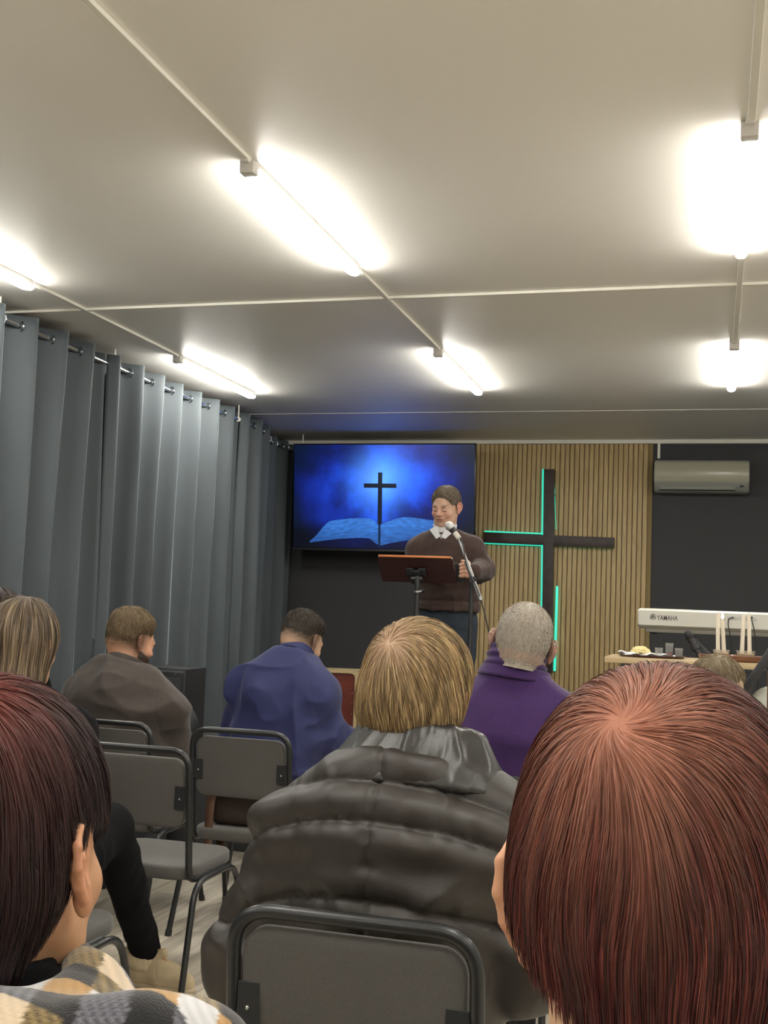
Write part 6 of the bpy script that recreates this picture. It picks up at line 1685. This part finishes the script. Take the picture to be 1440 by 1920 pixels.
# ---- woman with long light-brown hair, row ahead at the left; her crossed leg and boot show lower down
def person_lady():
    hp = W3(42, 1212, 3.02); x0, yb = hp[0], 2.96
    x0 = -1.93
    p = Person('person with long light brown hair and black trousers, at left', x0, yb)
    nk = hp + A3(0.01, -0.04, -0.17)
    J = seated_joints((x0, yb - 0.02, 0.54), nk, nk + A3(-0.18, 0.0, -0.07), nk + A3(0.18, 0.0, -0.07), nk + A3(-0.22, 0.03, -0.33), nk + A3(0.22, 0.03, -0.33), (0, 0, 0), (0, 0, 0)); lap_hands(J)
    J['hl'] = J['hip'] + A3(-0.20, 0.20, 0.10); J['hr'] = J['hip'] + A3(-0.08, 0.22, 0.10)
    kn = W3(206, 1556, 3.46); an = W3(272, 1785, 3.80)
    body = dress(p, J, M_blacktop, 'jumper', 0.014, 1.0, h=0.011, seed=161, shoes=False,
                 legkw=dict(knees=[A3(x0 - 0.18, yb + 0.42, 0.50), kn], ankles=[A3(x0 - 0.14, yb + 0.44, 0.10), an + A3(0, 0, 0.0)]))
    R = rot(0, 6, 0); s = 1.06
    body += build_head(hp, R, s, 0.005, face=False, skin=SKIN, nk=nk)
    body += hands(J, 0.95, 0.006)
    p.parts('body', body, M_skin)
    def vol(Q):
        d = s_ell(Q, A3(0, -0.014, 0.035), A3(0.093, 0.112, 0.104))
        d = smin(d, s_cap(Q, A3(0, -0.03, 0.0), A3(0, -0.045, -0.24), 0.088, 0.085), 0.03)
        return d
    def cuts(Q): return np.maximum(-0.27 - Q[:, 2], Q[:, 1] - np.interp(Q[:, 2], [-0.2, 0.0, 0.05, 0.1], [0.04, 0.05, 0.085, 0.12]))
    bob(p, hp, R, s, vol, cuts, (0.01, -0.02, 0.138), [(0.17, 0.125, 0.08), (0.12, 0.085, 0.055), (0.24, 0.18, 0.115), (0.09, 0.06, 0.042)], 9000, 0.16, 0.0022,
        h=0.006, crown_pal=(0.13, 0.095, 0.075), crown_r=0.05, grav=0.9, noise=0.35, lift=(-0.002, 0.006), seed=9, hang=0.5, steps=16, flat=0.6, streak=0.45, clump=0.016)
    # sock and boot, foot pointing to the right of the photo
    M_boot = mat('cream_suede', (0.46, 0.37, 0.24), 0.9, var=0.08, vscale=30, bump=0.2, bscale=300); M_fleece = mat('cream_fleece', (0.50, 0.41, 0.27), 1.0, bump=1.0, bscale=350, sheen=0.5)
    M_sock = mat('dark_striped_sock', (0.02, 0.025, 0.02), 0.9)
    a = A3(an[0], an[1], 0)
    f = nrm(A3(1.0, -0.10, 0)); lt = np.cross(A3(0, 0, 1), f)
    L = [('c', a - f * 0.050 + A3(0, 0, 0.045), a + f * 0.085 + A3(0, 0, 0.042), 0.044, 0.044), ('c', a + f * 0.085 + A3(0, 0, 0.040), a + f * 0.165 + A3(0, 0, 0.034), 0.044, 0.036), ('c', a - f * 0.012 + A3(0, 0, 0.06), a - f * 0.012 + A3(0, 0, 0.105), 0.046, 0.044), ('c', a + f * 0.02 + A3(0, 0, 0.09), a + f * 0.12 + A3(0, 0, 0.055), 0.034, 0.032)]
    V, F = gmesh(L, 0, 0.005, 0.03, cuts=[(A3(0, 0, 0.012), A3(0, 0, -1.0)), (A3(0, 0, 0.118), A3(0, 0, 1.0))])
    def dsp(V):
        d = -0.003 * np.exp(-np.abs(V[:, 2] - 0.040) / 0.002); tt = (V - a) @ f
        return d - 0.003 * np.exp(-np.abs(tt - 0.085 + (V[:, 2] - 0.05) * 0.5) / 0.002) * (V[:, 2] > 0.042)
    V = V + vnormals(V, F) * dsp(V)[:, None]
    bo = p.add('boot', V, F, M_boot); bo['label'] = 'cream suede boot'
    V, F = gmesh([('c', a - f * 0.055 + A3(0, 0, 0.012), a + f * 0.10 + A3(0, 0, 0.012), 0.047, 0.048), ('c', a + f * 0.10 + A3(0, 0, 0.012), a + f * 0.170 + A3(0, 0, 0.012), 0.047, 0.038)], 0, 0.005, 0.02, cuts=[(A3(0, 0, 0.001), A3(0, 0, -1.0)), (A3(0, 0, 0.026), A3(0, 0, 1.0))])
    p.add('sole', V, F, mat('pale_rubber', (0.42, 0.35, 0.24), 0.7), parent=bo)
    c0 = a - f * 0.008 + A3(0, 0, 0.098)
    def flf(P):
        q = P - c0; rho = np.sqrt((q @ f) ** 2 + (q @ lt) ** 2)
        zz = q[:, 2] + 0.25 * (q @ f)
        d = np.sqrt((rho - 0.047) ** 2 + (np.maximum(np.abs(zz) - 0.012, 0)) ** 2) - 0.016
        tg = s_cap(P, c0 + f * 0.05, c0 + f * 0.085 + A3(0, 0, 0.028), 0.020, 0.016)
        return smin(d, tg, 0.015) - 0.006 * (vnoise(P * 130 + 5, 7) - 0.3)
    V, F = nets(flf, c0 - 0.13, c0 + 0.14, 0.004, 1); p.add('fleece_lining', V, F, M_fleece, parent=bo)
    bm = bmesh.new(); 
    tb = Vector(c0 + f * 0.085 + A3(0, -0.01, 0.02) - p.o)
    box(bm, 0, 0, 0, 0.022, 0.004, 0.05, 0.002, rot=Matrix.Rotation(math.radians(-28), 3, 'Y')); bmesh.ops.translate(bm, vec=tb, verts=bm.verts)
    obj('pull_tab', bm, mat('tan_tab', (0.48, 0.32, 0.18), 0.7), bo)
    d_ = nrm(an - kn)
    V, F = gmesh([('c', an - d_ * 0.03 + A3(0, 0, 0.02), A3(an[0], an[1], 0.09), 0.043, 0.042)], 0, 0.005, 0.02); p.add('sock', V, F, M_sock)
    for dz in (0.0, 0.010):
        V, F = collar_mesh(A3(an[0], an[1], 0.150 + dz), np.eye(3), 0.0425, 0.0425, 0.004, 0.0018, 0, 0.0025); p.add('sock_stripe', V, F, mat('white_stripe', (0.6, 0.6, 0.55), 0.9))
    V, F = shoe_mesh(A3(x0 - 0.14, yb + 0.44, 0.10), A3(0, 1, 0), 0.24); o = p.add('boot', V, F, M_boot)
    return p
# ---- dark-haired person further left
def person_dark():
    hp = W3(-8, 1172, 3.98); x0, yb = hp[0], 3.94
    p = Person('person with dark wavy hair, only the crown showing at the far left edge', x0, yb)
    nk = hp + A3(0.0, -0.04, -0.17)
    J = seated_joints((x0, yb - 0.02, 0.54), nk, nk + A3(-0.18, 0.0, -0.07), nk + A3(0.18, 0.0, -0.07), nk + A3(-0.22, 0.03, -0.33), nk + A3(0.22, 0.03, -0.33), (0, 0, 0), (0, 0, 0)); lap_hands(J)
    body = dress(p, J, M_blacktop, 'jumper', 0.014, 1.0, h=0.012, seed=171)
    R = rot(0, 6, 0); s = 1.05
    body += build_head(hp, R, s, 0.006, face=False, skin=SKIN, nk=nk)
    body += hands(J, 0.95, 0.006)
    p.parts('body', body, M_skin)
    def vol(Q):
        d = s_ell(Q, A3(0, -0.014, 0.035), A3(0.098, 0.115, 0.104))
        return smin(d, s_cap(Q, A3(0, -0.03, 0.0), A3(0, -0.045, -0.20), 0.090, 0.085), 0.03) + 0.006 * (vnoise(Q * 30 + 9, 3) - 0.5)
    def cuts(Q): return np.maximum(-0.22 - Q[:, 2], Q[:, 1] - np.interp(Q[:, 2], [-0.2, 0.0, 0.05, 0.1], [0.04, 0.05, 0.085, 0.12]))
    bob(p, hp, R, s, vol, cuts, (0.0, -0.02, 0.138), [(0.045, 0.028, 0.026), (0.03, 0.02, 0.019), (0.06, 0.036, 0.032)], 5000, 0.10, 0.0026,
        h=0.006, grav=0.8, noise=0.8, lift=(-0.002, 0.010), seed=19, hang=0.5, steps=12, flat=0.6, streak=0.4, clump=0.016)
    return p
# ------------------------------------------------------------ rows of chairs, then the people on them
chair(-0.575, 2.13, 0, 'grey chair with black tube frame at the bottom centre, behind the puffer jacket')
chair(-1.90, 2.97, 0, 'grey chair at lower left whose seat corner shows beside the dark-haired person')
chair(-1.97, 3.98, 0, 'empty grey chair in the middle left, seen whole from behind')
chair(-2.48, 4.68, 0, 'grey chair behind the back in the brown shirt, mostly hidden')
chair(-1.86, 4.68, 0, 'grey chair with a brown handbag on its seat')
chair(-0.74, 3.92, 0, 'grey chair of the person in purple, only a bit of its top bar showing')
t = empty('stool', (W3(530, 1300, 5.42)[0], 5.42, 0), 0, 'low grey padded stool under the person in the blue blazer', 'stool')
bm = bmesh.new(); box(bm, 0, 0, 0.40, 0.38, 0.38, 0.05, 0.02, 3); obj('seat', bm, M_fab, t)
for sx_ in (-1, 1):
    for sy_ in (-1, 1):
        bm = bmesh.new(); tube(bm, [(sx_ * 0.15, sy_ * 0.15, 0.375), (sx_ * 0.18, sy_ * 0.18, 0.0)], 0.012, 10); obj('leg', bm, M_tube, t)
chair(W3(1335, 1330, 4.0)[0], 4.0, 0, 'grey chair under the sandy-haired person near the table')
chair(W3(-8, 1172, 3.94)[0] - 0.02, 3.94, 0, 'grey chair under the dark wavy-haired person at left edge')
chair(W3(1244, 1684, 0.82)[0], 0.80, 0, 'grey chair under the person with auburn-red hair, below the frame')
chair(W3(-18, 1612, 0.83)[0], 0.81, 0, 'grey chair under the person in the checked shawl, below the frame')

# handbag on the second-row chair
bx, by = -1.87, 4.60
t = empty('handbag', (bx, by, SEAT_Z + 0.002), 0, 'dark brown leather handbag with a long strap lying on the grey chair', 'handbag')
M_bag = mat('dark_brown_leather', (0.030, 0.018, 0.013), 0.5, bump=0.3, bscale=150); M_strap = mat('tan_brown_leather', (0.085, 0.040, 0.022), 0.5, bump=0.2, bscale=200)
V, F = nets(lambda P: s_box(P, (0.0, 0, 0.105), (0.155, 0.055, 0.105), 0.03) - 0.006 * (vnoise(P * 16 + 9, 77) - 0.5), (-0.2, -0.1, -0.02), (0.2, 0.1, 0.25), 0.007, 2)
mesh_obj('bag_body', mesh_from_arrays('bag_body', V, F), M_bag, t)
bm = bmesh.new(); w_ = 0.038
pth = [Vector(v) for v in ((-0.10, 0.0, 0.205), (-0.125, -0.05, 0.195), (-0.135, -0.085, 0.13), (-0.135, -0.10, 0.03), (-0.128, -0.115, -0.08), (-0.118, -0.11, -0.16), (-0.105, -0.08, -0.20), (-0.098, -0.05, -0.15), (-0.10, -0.052, -0.02))]
pth = fillet(pth, 0.04, 4); pr = None
for i, v in enumerate(pth):
    q = (bm.verts.new(v + Vector((-w_ / 2, 0, 0))), bm.verts.new(v + Vector((w_ / 2, -0.004, 0))))
    if pr: bm.faces.new((pr[0], pr[1], q[1], q[0]))
    pr = q
o = obj('strap', bm, M_strap, t); o.modifiers.new('s', 'SOLIDIFY').thickness = 0.003
bm = bmesh.new(); box(bm, 0.145, -0.045, 0.175, 0.012, 0.012, 0.028, 0.003, rot=Matrix.Rotation(0.5, 3, 'Y')); tube(bm, [(0.132 + 0.012 * math.cos(a), -0.05, 0.195 + 0.012 * math.sin(a)) for a in [k * math.pi / 6 for k in range(12)]], 0.003, 6, closed=True)
obj('clasp', bm, mat('pale_gold', (0.75, 0.62, 0.35), 0.3, metal=0.9), t)

import time
for fnp in (person_blue, person_brown, person_purple, person_right, person_preacher, person_puffer, person_lady, person_dark, person_left, person_red):
    t0_ = time.time(); fnp(); print(fnp.__name__, round(time.time() - t0_, 1))
